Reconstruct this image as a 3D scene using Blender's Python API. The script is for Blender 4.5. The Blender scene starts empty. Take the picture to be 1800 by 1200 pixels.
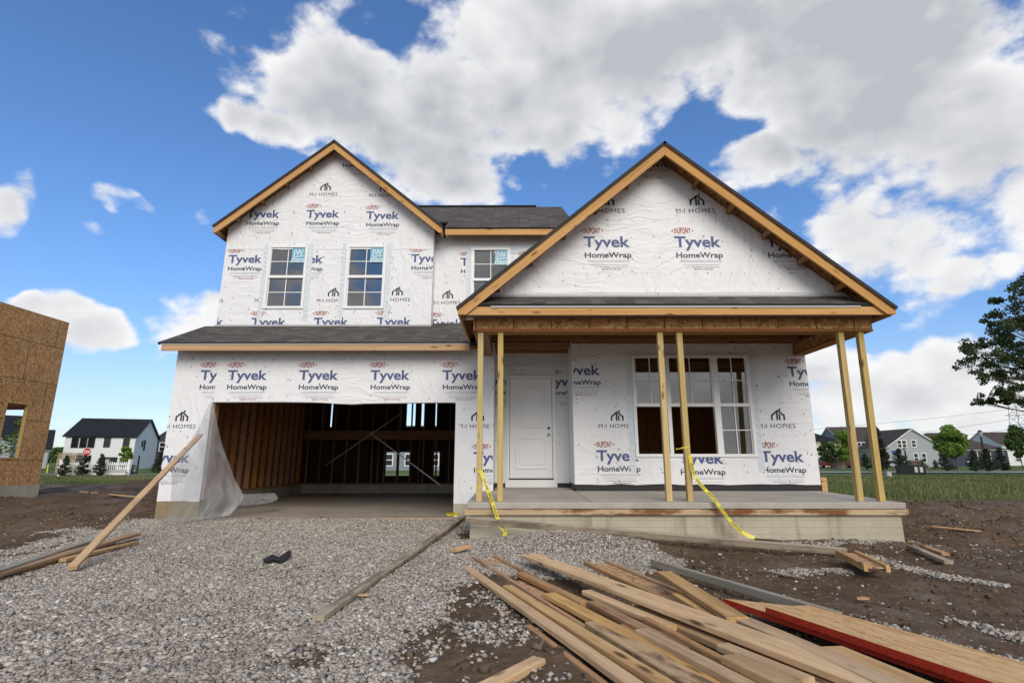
import bpy, bmesh, math, random
import numpy as np
from mathutils import Vector, Matrix
from mathutils.geometry import tessellate_polygon

R = math.radians
random.seed(7)
rng = np.random.default_rng(11)
C = bpy.context.scene.collection
scene = bpy.context.scene

# ------------------------------------------------------------------ camera
F, CX, CY = 923.0, 900.0, 600.0            # pinhole of the photograph (1800 x 1200)
P = math.atan(208 / 923.0)                 # tilt up
YAW = math.atan(-3 / 923.0 * math.cos(P))
cam_d = bpy.data.cameras.new('camera')
cam = bpy.data.objects.new('camera', cam_d)
C.objects.link(cam)
cam.location = (0, 0, 0)
cam.rotation_euler = (R(90) + P, 0, -YAW)
cam_d.sensor_fit = 'HORIZONTAL'
cam_d.sensor_width = 36.0
cam_d.lens = 36.0 * F / 1800.0
cam_d.clip_start = 0.05
cam_d.clip_end = 5000
scene.camera = cam
SINP, COSP = math.sin(P), math.cos(P)


def ray(px, py):
    x = (px - CX) / F
    v = (CY - py) / F
    y = COSP - v * SINP
    z = SINP + v * COSP
    return Vector((x * math.cos(YAW) + y * math.sin(YAW), -x * math.sin(YAW) + y * math.cos(YAW), z))


def at(px, py, Y):
    r = ray(px, py)
    return r * (Y / r.y)


def atZ(px, py, Z):
    r = ray(px, py)
    return r * (Z / r.z)


def mpp(Y, Z=0.0):
    return (Y * COSP + Z * SINP) / F        # metres per photo pixel at that place


# ------------------------------------------------------------------ exposure
scene.view_settings.view_transform = 'Standard'
scene.view_settings.look = 'None'
scene.view_settings.exposure = 0.45
scene.view_settings.gamma = 1.0
scene.view_settings.use_curve_mapping = False

# ------------------------------------------------------------------ sun
SUN_EL, SUN_AZ = R(35), R(166)             # azimuth from +Y clockwise: behind the camera, a little to its right
sun_d = bpy.data.lights.new('sun', 'SUN')
sun_d.energy = 1.9
sun_d.angle = R(38)
sun_d.color = (1.0, 0.92, 0.81)
sun = bpy.data.objects.new('sun', sun_d)
C.objects.link(sun)
sdir = Vector((math.sin(SUN_AZ) * math.cos(SUN_EL), math.cos(SUN_AZ) * math.cos(SUN_EL), math.sin(SUN_EL)))
sun.rotation_euler = sdir.to_track_quat('Z', 'Y').to_euler()
sun.location = sdir * 50


# ------------------------------------------------------------------ node helper
class NT:
    def __init__(self, tree):
        self.t = tree
        self.n = tree.nodes
        self.l = tree.links

    def node(self, kind, **kw):
        nd = self.n.new(kind)
        for k, v in kw.items():
            setattr(nd, k, v)
        return nd

    def put(self, sock, v):
        if isinstance(v, bpy.types.NodeSocket):
            self.l.new(v, sock)
        elif v is not None:
            if hasattr(sock.default_value, '__len__') and hasattr(v, '__len__') and len(sock.default_value) == 4 and len(v) == 3:
                v = (*v, 1)
            sock.default_value = v

    def m(self, op, a, b=None, c=None, clamp=False):
        nd = self.node('ShaderNodeMath', operation=op, use_clamp=clamp)
        self.put(nd.inputs[0], a)
        if b is not None: self.put(nd.inputs[1], b)
        if c is not None: self.put(nd.inputs[2], c)
        return nd.outputs[0]

    def v(self, op, a, b=None):
        nd = self.node('ShaderNodeVectorMath', operation=op)
        self.put(nd.inputs[0], a)
        if b is not None:
            self.put(nd.inputs['Scale'] if op == 'SCALE' else nd.inputs[1], b)
        return nd.outputs['Value'] if op in ('DOT_PRODUCT', 'LENGTH') else nd.outputs[0]

    def mix(self, f, a, b, blend='MIX'):
        nd = self.node('ShaderNodeMix', data_type='RGBA', blend_type=blend)
        self.put(nd.inputs[0], f)
        self.put(nd.inputs[6], a)
        self.put(nd.inputs[7], b)
        return nd.outputs[2]

    def ss(self, x, a, b, lo=0.0, hi=1.0):
        nd = self.node('ShaderNodeMapRange', interpolation_type='SMOOTHSTEP')
        self.put(nd.inputs[0], x)
        for i, q in enumerate((a, b, lo, hi)): self.put(nd.inputs[i + 1], q)
        return nd.outputs[0]

    def noise(self, vec, scale, detail=4, rough=0.55, dist=0.0, out=0):
        nd = self.node('ShaderNodeTexNoise')
        if vec is not None: self.put(nd.inputs['Vector'], vec)
        for k, q in (('Scale', scale), ('Detail', detail), ('Roughness', rough), ('Distortion', dist)): self.put(nd.inputs[k], q)
        return nd.outputs[out]

    def voro(self, vec, scale, feature='F1', out='Distance'):
        nd = self.node('ShaderNodeTexVoronoi', feature=feature)
        if vec is not None: self.put(nd.inputs['Vector'], vec)
        self.put(nd.inputs['Scale'], scale)
        return nd.outputs[out]

    def ramp(self, f, stops):
        nd = self.node('ShaderNodeValToRGB')
        e = nd.color_ramp.elements
        while len(e) < len(stops): e.new(0.5)
        for i, (p, c) in enumerate(stops):
            e[i].position = p
            e[i].color = (*c, 1)
        self.put(nd.inputs[0], f)
        return nd.outputs[0]

    def obj(self):
        return self.node('ShaderNodeTexCoord').outputs['Object']

    def rand(self):
        return self.node('ShaderNodeObjectInfo').outputs['Random']

    def mapv(self, vec, scale=(1, 1, 1), loc=(0, 0, 0), rot=(0, 0, 0)):
        nd = self.node('ShaderNodeMapping')
        self.put(nd.inputs['Vector'], vec)
        nd.inputs['Scale'].default_value = scale
        self.put(nd.inputs['Location'], loc)
        nd.inputs['Rotation'].default_value = rot
        return nd.outputs[0]

    def bump(self, h, strength=0.3, dist=0.02, normal=None):
        nd = self.node('ShaderNodeBump')
        self.put(nd.inputs['Height'], h)
        nd.inputs['Strength'].default_value = strength
        nd.inputs['Distance'].default_value = dist
        if normal is not None: self.put(nd.inputs['Normal'], normal)
        return nd.outputs[0]


def mat(name):
    m = bpy.data.materials.new(name)
    m.use_nodes = True
    nt = NT(m.node_tree)
    b = nt.n['Principled BSDF']
    return m, nt, b


def plain(name, col, rough=0.6, var=0.12, scale=8.0, bump=0.0, metallic=0.0, spec=0.5):
    m, nt, b = mat(name)
    o = nt.obj()
    n = nt.noise(o, scale, 5, 0.6)
    lo = tuple(c * (1 - var) for c in col)
    hi = tuple(min(1, c * (1 + var)) for c in col)
    nt.put(b.inputs['Base Color'], nt.ramp(n, [(0.3, lo), (0.7, hi)]))
    b.inputs['Roughness'].default_value = rough
    b.inputs['Metallic'].default_value = metallic
    b.inputs['Specular IOR Level'].default_value = spec
    if bump:
        nt.put(b.inputs['Normal'], nt.bump(nt.noise(o, scale * 5, 4), bump, 0.01))
    return m


# ------------------------------------------------------------------ world: Nishita sky and cumulus by direction
world = bpy.data.worlds.new('World')
scene.world = world
world.use_nodes = True
wt = NT(world.node_tree)
wt.n.clear()
w_out = wt.node('ShaderNodeOutputWorld')
w_bg = wt.node('ShaderNodeBackground')
w_bg.inputs['Strength'].default_value = 0.10
sky = wt.node('ShaderNodeTexSky', sky_type='NISHITA')
sky.sun_disc = False
sky.sun_elevation = SUN_EL
sky.sun_rotation = SUN_AZ
sky.air_density = 1.0
sky.dust_density = 0.35
sky.ozone_density = 1.5
wdir = wt.node('ShaderNodeTexCoord').outputs['Generated']
sep = wt.node('ShaderNodeSeparateXYZ')
wt.put(sep.inputs[0], wdir)
az = wt.m('ARCTAN2', sep.outputs[0], sep.outputs[1])
el = wt.m('ARCSINE', sep.outputs[2])
comb = wt.node('ShaderNodeCombineXYZ')
wt.put(comb.inputs[0], az)
wt.put(comb.inputs[1], el)
warp = wt.noise(wdir, 5.0, 3, 0.55, out=1)
azel = wt.v('ADD', comb.outputs[0], wt.v('SCALE', wt.v('SUBTRACT', warp, (0.5, 0.5, 0.5)), 0.16))
# cumulus of the sky: centre and half-size in degrees (azimuth right of the house axis, elevation)
BLOBS_PX = [
    (930, 30, 320, 130), (740, 150, 250, 105), (610, 200, 160, 72), (480, 225, 95, 40), (760, 270, 170, 95),
    (820, 330, 120, 50), (930, 210, 200, 110), (1040, 130, 190, 120), (1200, 40, 330, 120), (1450, 70, 300, 150),
    (1560, 230, 230, 150), (1640, 390, 250, 140), (1480, 385, 140, 75), (1340, 300, 110, 45), (1760, 300, 190, 200), (1740, 480, 120, 50),
    (1750, 40, 160, 80),
    (15, 380, 62, 62), (215, 368, 85, 24, .35), (355, 370, 60, 22, .35), (185, 420, 40, 22, .1), (330, 548, 70, 66, 1.15), (150, 565, 75, 46, 1.1), (60, 545, 60, 26),
    (1490, 705, 110, 60), (1600, 690, 110, 55), (1690, 665, 90, 62), (1780, 720, 120, 70), (1440, 640, 60, 40), (1585, 562, 26, 18, .1), (1640, 760, 200, 40),
    (1100, 470, 20, 20),
]
dens = None
for (bx, by, brx, bry, *bst) in BLOBS_PX:
    c0 = ray(bx, by).normalized()
    cx_, cy_ = ray(bx + 20, by).normalized(), ray(bx, by - 20).normalized()
    f_az = lambda q: math.atan2(q.x, q.y)
    a0, e0 = f_az(c0), math.asin(c0.z)
    ra = abs(f_az(cx_) - a0) / 20 * brx
    re = abs(math.asin(cy_.z) - e0) / 20 * bry * (1.16 if brx > 85 else 1.1)
    ra *= 1.14 if brx > 85 else 1.1
    q = wt.v('MULTIPLY', wt.v('SUBTRACT', azel, (a0, e0, 0)), (1 / ra, 1 / re, 0))
    d1 = wt.m('SUBTRACT', bst[0] if bst else 1.0, wt.v('DOT_PRODUCT', q, q))
    if dens is None:
        dens = d1
    else:
        nd = wt.node('ShaderNodeMath', operation='SMOOTH_MAX')
        wt.put(nd.inputs[0], dens); wt.put(nd.inputs[1], d1); nd.inputs[2].default_value = 0.25
        dens = nd.outputs[0]
dens = wt.m('MAXIMUM', dens, -1.0)
# the half of the sky behind the photographer: broken cloud
back = wt.ss(sep.outputs[1], 0.15, -0.25)
nb = wt.noise(wdir, 2.6, 4, 0.5)
gap = wt.m('MULTIPLY', wt.m('MULTIPLY', wt.ss(el, R(13), R(20)), wt.ss(el, R(46), R(38))), wt.ss(wt.m('ABSOLUTE', wt.m('ADD', sep.outputs[0], 0.30)), 0.5, 0.2))
dback = wt.m('SUBTRACT', wt.m('MULTIPLY_ADD', nb, 4.0, -1.35), wt.m('MULTIPLY', gap, 0.3))
dens = wt.m('ADD', wt.m('MULTIPLY', dens, wt.m('SUBTRACT', 1.0, back)), wt.m('MULTIPLY', dback, back))
wsc = wt.v('MULTIPLY', wdir, (1, 1, 1.5))
def puffs(vec, det):
    n_ = wt.noise(vec, 4.2, det, 0.58)
    wv_ = wt.v('ADD', vec, wt.v('SCALE', wt.v('SUBTRACT', wt.noise(vec, 14.0, 3, 0.6, out=1), (.5, .5, .5)), 0.05))
    a_ = wt.voro(wv_, 9.0); b2_ = wt.voro(wv_, 21.0)
    return wt.m('ADD', wt.m('MULTIPLY_ADD', a_, -0.26, n_), wt.m('MULTIPLY_ADD', b2_, -0.13, 0.15))


f1 = puffs(wsc, 8)
f0 = wt.noise(wsc, 1.7, 4, 0.55)
f1s = f1
f2 = puffs(wt.v('ADD', wsc, (-0.012, 0.0, 0.045)), 4)
body = wt.m('MULTIPLY_ADD', wt.m('SUBTRACT', f1, 0.49), 4.2, wt.m('MULTIPLY', dens, 1.25))
fine = wt.noise(wsc, 34.0, 4, 0.65)
body = wt.m('MULTIPLY_ADD', wt.m('SUBTRACT', fine, 0.5), 0.75, body)
alpha = wt.ss(body, -0.20, 0.62)
lit = wt.m('SUBTRACT', f1s, f2)
thick = wt.ss(wt.m('MULTIPLY_ADD', wt.m('SUBTRACT', f1s, 0.5), 2.6, dens), -0.1, 1.35)
high = wt.ss(el, R(3), R(38))
base = wt.m('MULTIPLY', wt.ss(f0, 0.24, 0.60), wt.m('MULTIPLY_ADD', high, 0.98, 0.34))
grey = wt.m('MULTIPLY', thick, base)
grey = wt.m('SUBTRACT', grey, wt.m('MULTIPLY', lit, 1.7), clamp=True)
ccol = wt.mix(grey, (7.0, 7.0, 7.05), (3.75, 3.9, 4.2))
# thin veil low over the horizon
veil = wt.m('MULTIPLY', wt.ss(el, R(14), R(0)), wt.m('MULTIPLY_ADD', wt.noise(wt.v('MULTIPLY', wdir, (1, 1, 7)), 3.5, 5, 0.55), 0.75, -0.05))
skyc = wt.mix(1.0, sky.outputs[0], wt.mix(wt.ss(el, R(0), R(24)), (0.80, 0.90, 1.10), (0.74, 1.04, 1.38)), 'MULTIPLY')
skyc = wt.mix(veil, skyc, (4.6, 5.0, 5.7))
fin = wt.mix(alpha, skyc, ccol)
wt.put(w_bg.inputs['Color'], fin)
wt.l.new(w_bg.outputs[0], w_out.inputs['Surface'])
world.cycles.sampling_method = 'MANUAL'
world.cycles.sample_map_resolution = 512


# ------------------------------------------------------------------ numpy value noise
_perm = rng.random((256, 256))


def vnoise(x, y):
    xi = np.floor(x).astype(int)
    yi = np.floor(y).astype(int)
    fx, fy = x - xi, y - yi
    fx = fx * fx * (3 - 2 * fx)
    fy = fy * fy * (3 - 2 * fy)
    g = lambda a, b: _perm[a & 255, b & 255]
    return (g(xi, yi) * (1 - fx) + g(xi + 1, yi) * fx) * (1 - fy) + (g(xi, yi + 1) * (1 - fx) + g(xi + 1, yi + 1) * fx) * fy


def fbm(x, y, oct=4, gain=0.5):
    s, a, t = 0, 1, 0
    for i in range(oct):
        s = s + a * vnoise(x * 2 ** i + 17 * i, y * 2 ** i + 31 * i)
        t += a
        a *= gain
    return s / t


def sst(a, b, x):
    t = np.clip((x - a) / (b - a), 0, 1)
    return t * t * (3 - 2 * t)


def seg_dist(x, y, pts):
    d = np.full(np.shape(x), 1e9)
    for (a, b), (c, e) in zip(pts[:-1], pts[1:]):
        vx, vy = c - a, e - b
        t = np.clip(((x - a) * vx + (y - b) * vy) / (vx * vx + vy * vy + 1e-9), 0, 1)
        d = np.minimum(d, np.hypot(x - a - t * vx, y - b - t * vy))
    return d


def in_poly(x, y, poly):
    c = np.zeros(np.shape(x), bool)
    n = len(poly)
    for i in range(n):
        x1, y1 = poly[i]
        x2, y2 = poly[(i + 1) % n]
        if y1 == y2: continue
        k = ((y1 > y) != (y2 > y)) & (x < (x2 - x1) * (y - y1) / (y2 - y1) + x1)
        c ^= k
    return c


def gp(px, py, Z=-1.15):
    q = atZ(px, py, Z)
    return (q.x, q.y)


GZ = -1.15
DRIVE = [gp(268, 912, -1.1), gp(198, 928), gp(136, 936), gp(108, 959), gp(70, 966), gp(0, 979), (-9.0, 5.2), (-9.0, 1.0),
         (-0.45, 1.0), gp(720, 1200), gp(745, 1120), gp(790, 1060), gp(860, 1012), gp(960, 1020), gp(1060, 1010), gp(1150, 1000), gp(1215, 975), gp(1120, 955), gp(940, 938), gp(822, 952), (-0.8, 8.4), (-0.8, 10.38), (-6.2, 10.38)]
DRIVE_EDGE = DRIVE + [DRIVE[0]]
PATCH = [([gp(1380, 996), gp(1465, 994)], 0.22), ([gp(1530, 970), gp(1600, 992), gp(1660, 1004), gp(1760, 1022)], 0.15), ([gp(1400, 958), gp(1480, 955), gp(1570, 952)], 0.2),
         ([gp(1440, 1072), gp(1530, 1090), gp(1650, 1126), gp(1810, 1168)], 0.13), ([gp(1720, 1092), gp(1830, 1120)], 0.22), ([gp(1250, 935), gp(1420, 945)], 0.12), ([gp(90, 935), gp(150, 930)], 0.3), ([gp(40, 968), gp(100, 950)], 0.25)]


def gravel_mask(x, y):
    d = seg_dist(x, y, DRIVE_EDGE)
    s = np.where(in_poly(x, y, DRIVE), d, -d) + (fbm(x * 2.3, y * 2.3, 3) - 0.5) * 0.55
    g = sst(-0.14, 0.14, s)
    # soil mixed into the stone left of the lumber
    dm = seg_dist(x, y, [gp(835, 1060), gp(830, 1120), gp(810, 1210)])
    g = np.maximum(g, 0.42 * sst(0.75, 0.2, dm) * sst(0.35, 0.6, fbm(x * 4, y * 4, 3)))
    for pts, r in PATCH:
        dd = seg_dist(x, y, pts) + (fbm(x * 5, y * 5, 2) - 0.5) * r * 1.5
        g = np.maximum(g, 0.95 * sst(r, r * 0.35, dd))
    # mud showing through the drive
    for q in (gp(560, 1155), gp(800, 1040), gp(940, 1075)):
        g = g * (1 - 0.6 * sst(0.30, 0.08, np.hypot(x - q[0], (y - q[1])) + (fbm(x * 6, y * 6, 2) - .5) * .25))
    return g


DUST = [(gp(8, 1040), .42), (gp(335, 1092), .10), (gp(985, 955, -1.0), .22), (gp(1180, 972), .15)]


def dust_mask(x, y):
    d = np.zeros(np.shape(x))
    for q, r in DUST: d = np.maximum(d, sst(r, r * .5, np.hypot(x - q[0], (y - q[1]) * .8) + (fbm(x * 5, y * 5, 3) - .5) * r * .9))
    return d


def grass_mask(x, y):
    edge_r = 16.2 + 1.6 * (fbm(x * 0.35, y * 0.0 + 3, 3) - 0.5) * 2
    edge_l = 28.5 + 3 * (fbm(x * 0.25, y * 0.0 + 9, 3) - 0.5) * 2
    e = np.where(x > 0, edge_r, edge_l)
    return sst(-0.5, 0.9, y - e + (fbm(x * 1.6, y * 1.6, 3) - 0.5) * 2.2)


def height(x, y):
    far = np.where(x < 0, -1.42, -1.28)
    z = GZ + (far - GZ) * sst(18, 48, y)
    z = z - 0.35 * sst(110, 500, y)
    z = z + 0.07 * sst(8.2, 10.2, y) * (np.abs(x + 3.5) < 3.6)                 # drive rises to the garage slab
    z = z - 0.05 * sst(0.2, 1.5, x) * sst(2, 5, y) * sst(16, 9, y)
    z = z + 0.20 * np.exp(-((x - 0.95) / 1.25) ** 2 - ((y - 7.75) / 0.5) ** 2)       # heap against the porch
    z = z + 0.07 * np.exp(-((x - 3.4) / 1.2) ** 2 - ((y - 8.0) / 0.3) ** 2)
    z = z + 0.06 * np.exp(-((x - 5.2) / 0.7) ** 2 - ((y - 7.9) / 0.3) ** 2)
    g = gravel_mask(x, y)
    gr = grass_mask(x, y)
    near = sst(60, 20, y)
    dirt = (1 - g) * (1 - gr)
    z = z + near * (g * 0.035 * (fbm(x * 0.9, y * 0.9, 3) - 0.5))
    lump = 0.11 * (fbm(x * 1.1 + 5, y * 1.1, 5, 0.6) - 0.5) + 0.05 * (fbm(x * 6, y * 6, 3) - 0.5)
    z = z + near * dirt * lump
    # tyre ruts and graded ridges: right of the porch and left of the drive
    rr = sst(5.9, 7.0, x) * sst(7, 9, y) * sst(16.5, 14, y)
    ph = (y - 0.32 * x + 0.5 * (fbm(x * 0.5, y * 0.5, 2) - 0.5)) * 5.2
    z = z + rr * (1 - g) * (0.075 * np.sin(ph) + 0.17 * (fbm(x * 2.6, y * 5.5, 4, 0.65) - 0.5))
    rl = sst(-6.0, -7.6, x) * sst(5, 7, y) * sst(30, 25, y)
    ph = (y + 0.18 * x + 0.8 * (fbm(x * 0.4, y * 0.4, 2) - 0.5)) * 3.0
    z = z + rl * (1 - g) * (0.065 * np.sin(ph) + 0.22 * (fbm(x * 1.5, y * 3.0, 5, 0.62) - 0.5))
    z = z + 0.32 * np.exp(-((x + 17.5) / 1.6) ** 2 - ((y - 27.0) / 1.0) ** 2) + 0.26 * np.exp(-((x + 14) / 1.2) ** 2 - ((y - 27.3) / 0.9) ** 2)
    z = z + near * gr * 0.10 * (fbm(x * 0.3, y * 0.3, 3) - 0.5)
    return z


def hz(x, y):
    return float(height(np.array([x], float), np.array([y], float))[0])


# ------------------------------------------------------------------ mesh helpers
def add(name, verts, faces, mats, parent=None, fmat=None, smooth=False, uv=None):
    me = bpy.data.meshes.new(name)
    me.from_pydata([tuple(v) for v in verts], [], faces)
    for mm in (mats if isinstance(mats, (list, tuple)) else [mats]):
        me.materials.append(mm)
    if fmat is not None: me.polygons.foreach_set('material_index', fmat)
    if smooth: me.polygons.foreach_set('use_smooth', [True] * len(me.polygons))
    if uv is not None:
        lay = me.uv_layers.new(name='uv')
        lay.data.foreach_set('uv', [c for f in uv for p in f for c in p])
    me.update()
    o = bpy.data.objects.new(name, me)
    C.objects.link(o)
    if parent is not None: setpar(o, parent)
    return o


def wmat(o):
    m = Matrix.LocRotScale(o.location, o.rotation_euler, o.scale)
    if o.parent: m = wmat(o.parent) @ o.matrix_parent_inverse @ m
    return m


def setpar(o, parent):
    o.parent = parent
    o.matrix_parent_inverse = wmat(parent).inverted()


def np_mesh(name, V, Fc, mats, parent=None, smooth=False, attr=None):
    """V (n,3) array, Fc (m,k) array of equal-size faces."""
    me = bpy.data.meshes.new(name)
    V = np.asarray(V, np.float32)
    Fc = np.asarray(Fc, np.int32)
    m_, k = Fc.shape
    me.vertices.add(len(V)); me.vertices.foreach_set('co', V.ravel())
    me.loops.add(m_ * k); me.loops.foreach_set('vertex_index', Fc.ravel())
    me.polygons.add(m_); me.polygons.foreach_set('loop_start', np.arange(0, m_ * k, k, dtype=np.int32))
    try: me.polygons.foreach_set('loop_total', np.full(m_, k, np.int32))
    except Exception: pass
    for mm in (mats if isinstance(mats, (list, tuple)) else [mats]): me.materials.append(mm)
    if smooth: me.polygons.foreach_set('use_smooth', np.ones(m_, bool))
    if attr is not None:
        for nm, col in attr.items():
            a = me.color_attributes.new(name=nm, type='FLOAT_COLOR', domain='POINT')
            a.data.foreach_set('color', np.asarray(col, np.float32).ravel())
    me.update(calc_edges=True)
    o = bpy.data.objects.new(name, me)
    C.objects.link(o)
    if parent is not None: setpar(o, parent)
    return o


class MB:
    def __init__(self): self.v, self.f, self.mi = [], [], []

    def quad(self, a, b, c, d, mi=0):
        n = len(self.v); self.v += [a, b, c, d]; self.f.append((n, n + 1, n + 2, n + 3)); self.mi.append(mi)

    def poly(self, pts, mi=0):
        n = len(self.v); self.v += list(pts); self.f.append(tuple(range(n, n + len(pts)))); self.mi.append(mi)

    def box(self, x0, x1, y0, y1, z0, z1, mi=0):
        n = len(self.v)
        self.v += [(x, y, z) for z in (z0, z1) for y in (y0, y1) for x in (x0, x1)]
        for f in ((0, 2, 3, 1), (4, 5, 7, 6), (0, 1, 5, 4), (2, 6, 7, 3), (0, 4, 6, 2), (1, 3, 7, 5)):
            self.f.append(tuple(n + i for i in f)); self.mi.append(mi)

    def obox(self, a, b, w, t, up=(0, 0, 1), mi=0):
        a, b = Vector(a), Vector(b)
        d = (b - a).normalized(); s = d.cross(Vector(up)).normalized(); u = s.cross(d)
        n = len(self.v)
        for q in (a, b):
            for i, j in ((-1, -1), (1, -1), (1, 1), (-1, 1)): self.v.append(q + s * (w / 2 * i) + u * (t / 2 * j))
        for f in ((0, 1, 2, 3), (7, 6, 5, 4), (0, 4, 5, 1), (1, 5, 6, 2), (2, 6, 7, 3), (3, 7, 4, 0)):
            self.f.append(tuple(n + i for i in f)); self.mi.append(mi)

    def tube(self, pts, r, seg=8, mi=0, cap=True):
        pts = [Vector(p) for p in pts]
        rs = r if isinstance(r, (list, tuple)) else [r] * len(pts)
        n = len(self.v)
        for i, p in enumerate(pts):
            d = (pts[min(i + 1, len(pts) - 1)] - pts[max(i - 1, 0)]).normalized()
            s = d.cross(Vector((0, 0, 1)) if abs(d.z) < 0.95 else Vector((1, 0, 0))).normalized()
            u = s.cross(d)
            for k in range(seg):
                a = 2 * math.pi * k / seg
                self.v.append(p + (s * math.cos(a) + u * math.sin(a)) * rs[i])
        for i in range(len(pts) - 1):
            for k in range(seg):
                self.f.append((n + i * seg + k, n + i * seg + (k + 1) % seg, n + (i + 1) * seg + (k + 1) % seg, n + (i + 1) * seg + k)); self.mi.append(mi)
        if cap:
            self.f.append(tuple(n + k for k in range(seg))[::-1]); self.mi.append(mi)
            self.f.append(tuple(n + (len(pts) - 1) * seg + k for k in range(seg))); self.mi.append(mi)

    def build(self, name, mats, parent=None, smooth=False):
        o = add(name, self.v, self.f, mats, parent, self.mi, smooth)
        bm = bmesh.new(); bm.from_mesh(o.data); bmesh.ops.recalc_face_normals(bm, faces=bm.faces); bm.to_mesh(o.data); bm.free()
        return o


def empty(name, loc, label=None, cat=None, group=None, rz=0):
    o = bpy.data.objects.new(name, None)
    C.objects.link(o)
    o.empty_display_size = 0.3
    o.location = loc
    o.rotation_euler = (0, 0, rz)
    if label: tag(o, label, cat, group)
    return o


def tag(o, label=None, cat=None, group=None, kind=None):
    if label: o['label'] = label
    if cat: o['category'] = cat
    if group: o['group'] = group
    if kind: o['kind'] = kind
    return o


def bar(name, a, b, w, t, m, parent=None, up=(0, 0, 1), cham=0.004, jit=0.0, bow=0.0):
    """a sawn board from a to b, local X along its length; w across, t thick (towards up)."""
    a, b = Vector(a), Vector(b)
    d = (b - a); L = d.length; d.normalize()
    s = d.cross(Vector(up)).normalized(); u = s.cross(d)
    h, k, c = w / 2, t / 2, min(cham, w * .2, t * .2)
    prof = [(-h + c, -k), (h - c, -k), (h, -k + c), (h, k - c), (h - c, k), (-h + c, k), (-h, k - c), (-h, -k + c)]
    nseg = 1 if not bow else 8
    V, Fc = [], []
    for i in range(nseg + 1):
        x = L * i / nseg
        o_ = bow * math.sin(math.pi * i / nseg)
        sk = jit if i == 0 else 0
        V += [(x + sk * p / max(h, .01), p + o_, q) for p, q in prof]
    for i in range(nseg):
        for j in range(8):
            Fc.append((i * 8 + j, i * 8 + (j + 1) % 8, (i + 1) * 8 + (j + 1) % 8, (i + 1) * 8 + j))
    Fc.append(tuple(range(8))[::-1]); Fc.append(tuple(nseg * 8 + j for j in range(8)))
    o = add(name, V, Fc, m)
    M = Matrix((d, s, u)).transposed().to_4x4()
    # right-handed frame: d x s = -u  -> flip s
    M = Matrix((d, -s, u)).transposed().to_4x4()
    M.translation = a
    o.rotation_euler = M.to_euler()
    o.location = a
    if parent is not None: setpar(o, parent)
    return o


# ------------------------------------------------------------------ text helper
_tc = {}


def glyphs(s, offset=0.0, space=1.0):
    key = (s, offset, space)
    if key not in _tc:
        c = bpy.data.curves.new('lettering', 'FONT')
        c.body = s; c.size = 1.0; c.offset = offset; c.space_character = space
        c.resolution_u = 3
        o = bpy.data.objects.new('lettering', c)
        me = o.to_mesh()
        V = [(v.co.x, v.co.y) for v in me.vertices]
        Fc = [tuple(p.vertices) for p in me.polygons]
        o.to_mesh_clear()
        bpy.data.objects.remove(o); bpy.data.curves.remove(c)
        x0 = min(v[0] for v in V); x1 = max(v[0] for v in V)
        _tc[key] = ([(v[0] - x0, v[1]) for v in V], Fc, x1 - x0)
    return _tc[key]


CAP = 0.682   # cap height of the built-in face at size 1


def clip2d(V, Fc, planes):
    """keep the part of a flat mesh with n.(p-c) <= 0 for every (c, n)."""
    if not planes: return V, Fc
    inside = all(((v[0] - c[0]) * n[0] + (v[1] - c[1]) * n[1]) <= 0 for v in V for c, n in planes)
    if inside: return V, Fc
    bm = bmesh.new()
    vs = [bm.verts.new((v[0], v[1], 0)) for v in V]
    for f in Fc:
        try: bm.faces.new([vs[i] for i in f])
        except ValueError: pass
    for c, n in planes:
        bmesh.ops.bisect_plane(bm, geom=bm.verts[:] + bm.edges[:] + bm.faces[:], plane_co=(c[0], c[1], 0), plane_no=(n[0], n[1], 0), clear_outer=True)
    bm.verts.index_update()
    V2 = [(v.co.x, v.co.y) for v in bm.verts]
    F2 = [tuple(v.index for v in f.verts) for f in bm.faces]
    bm.free()
    return V2, F2


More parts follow.
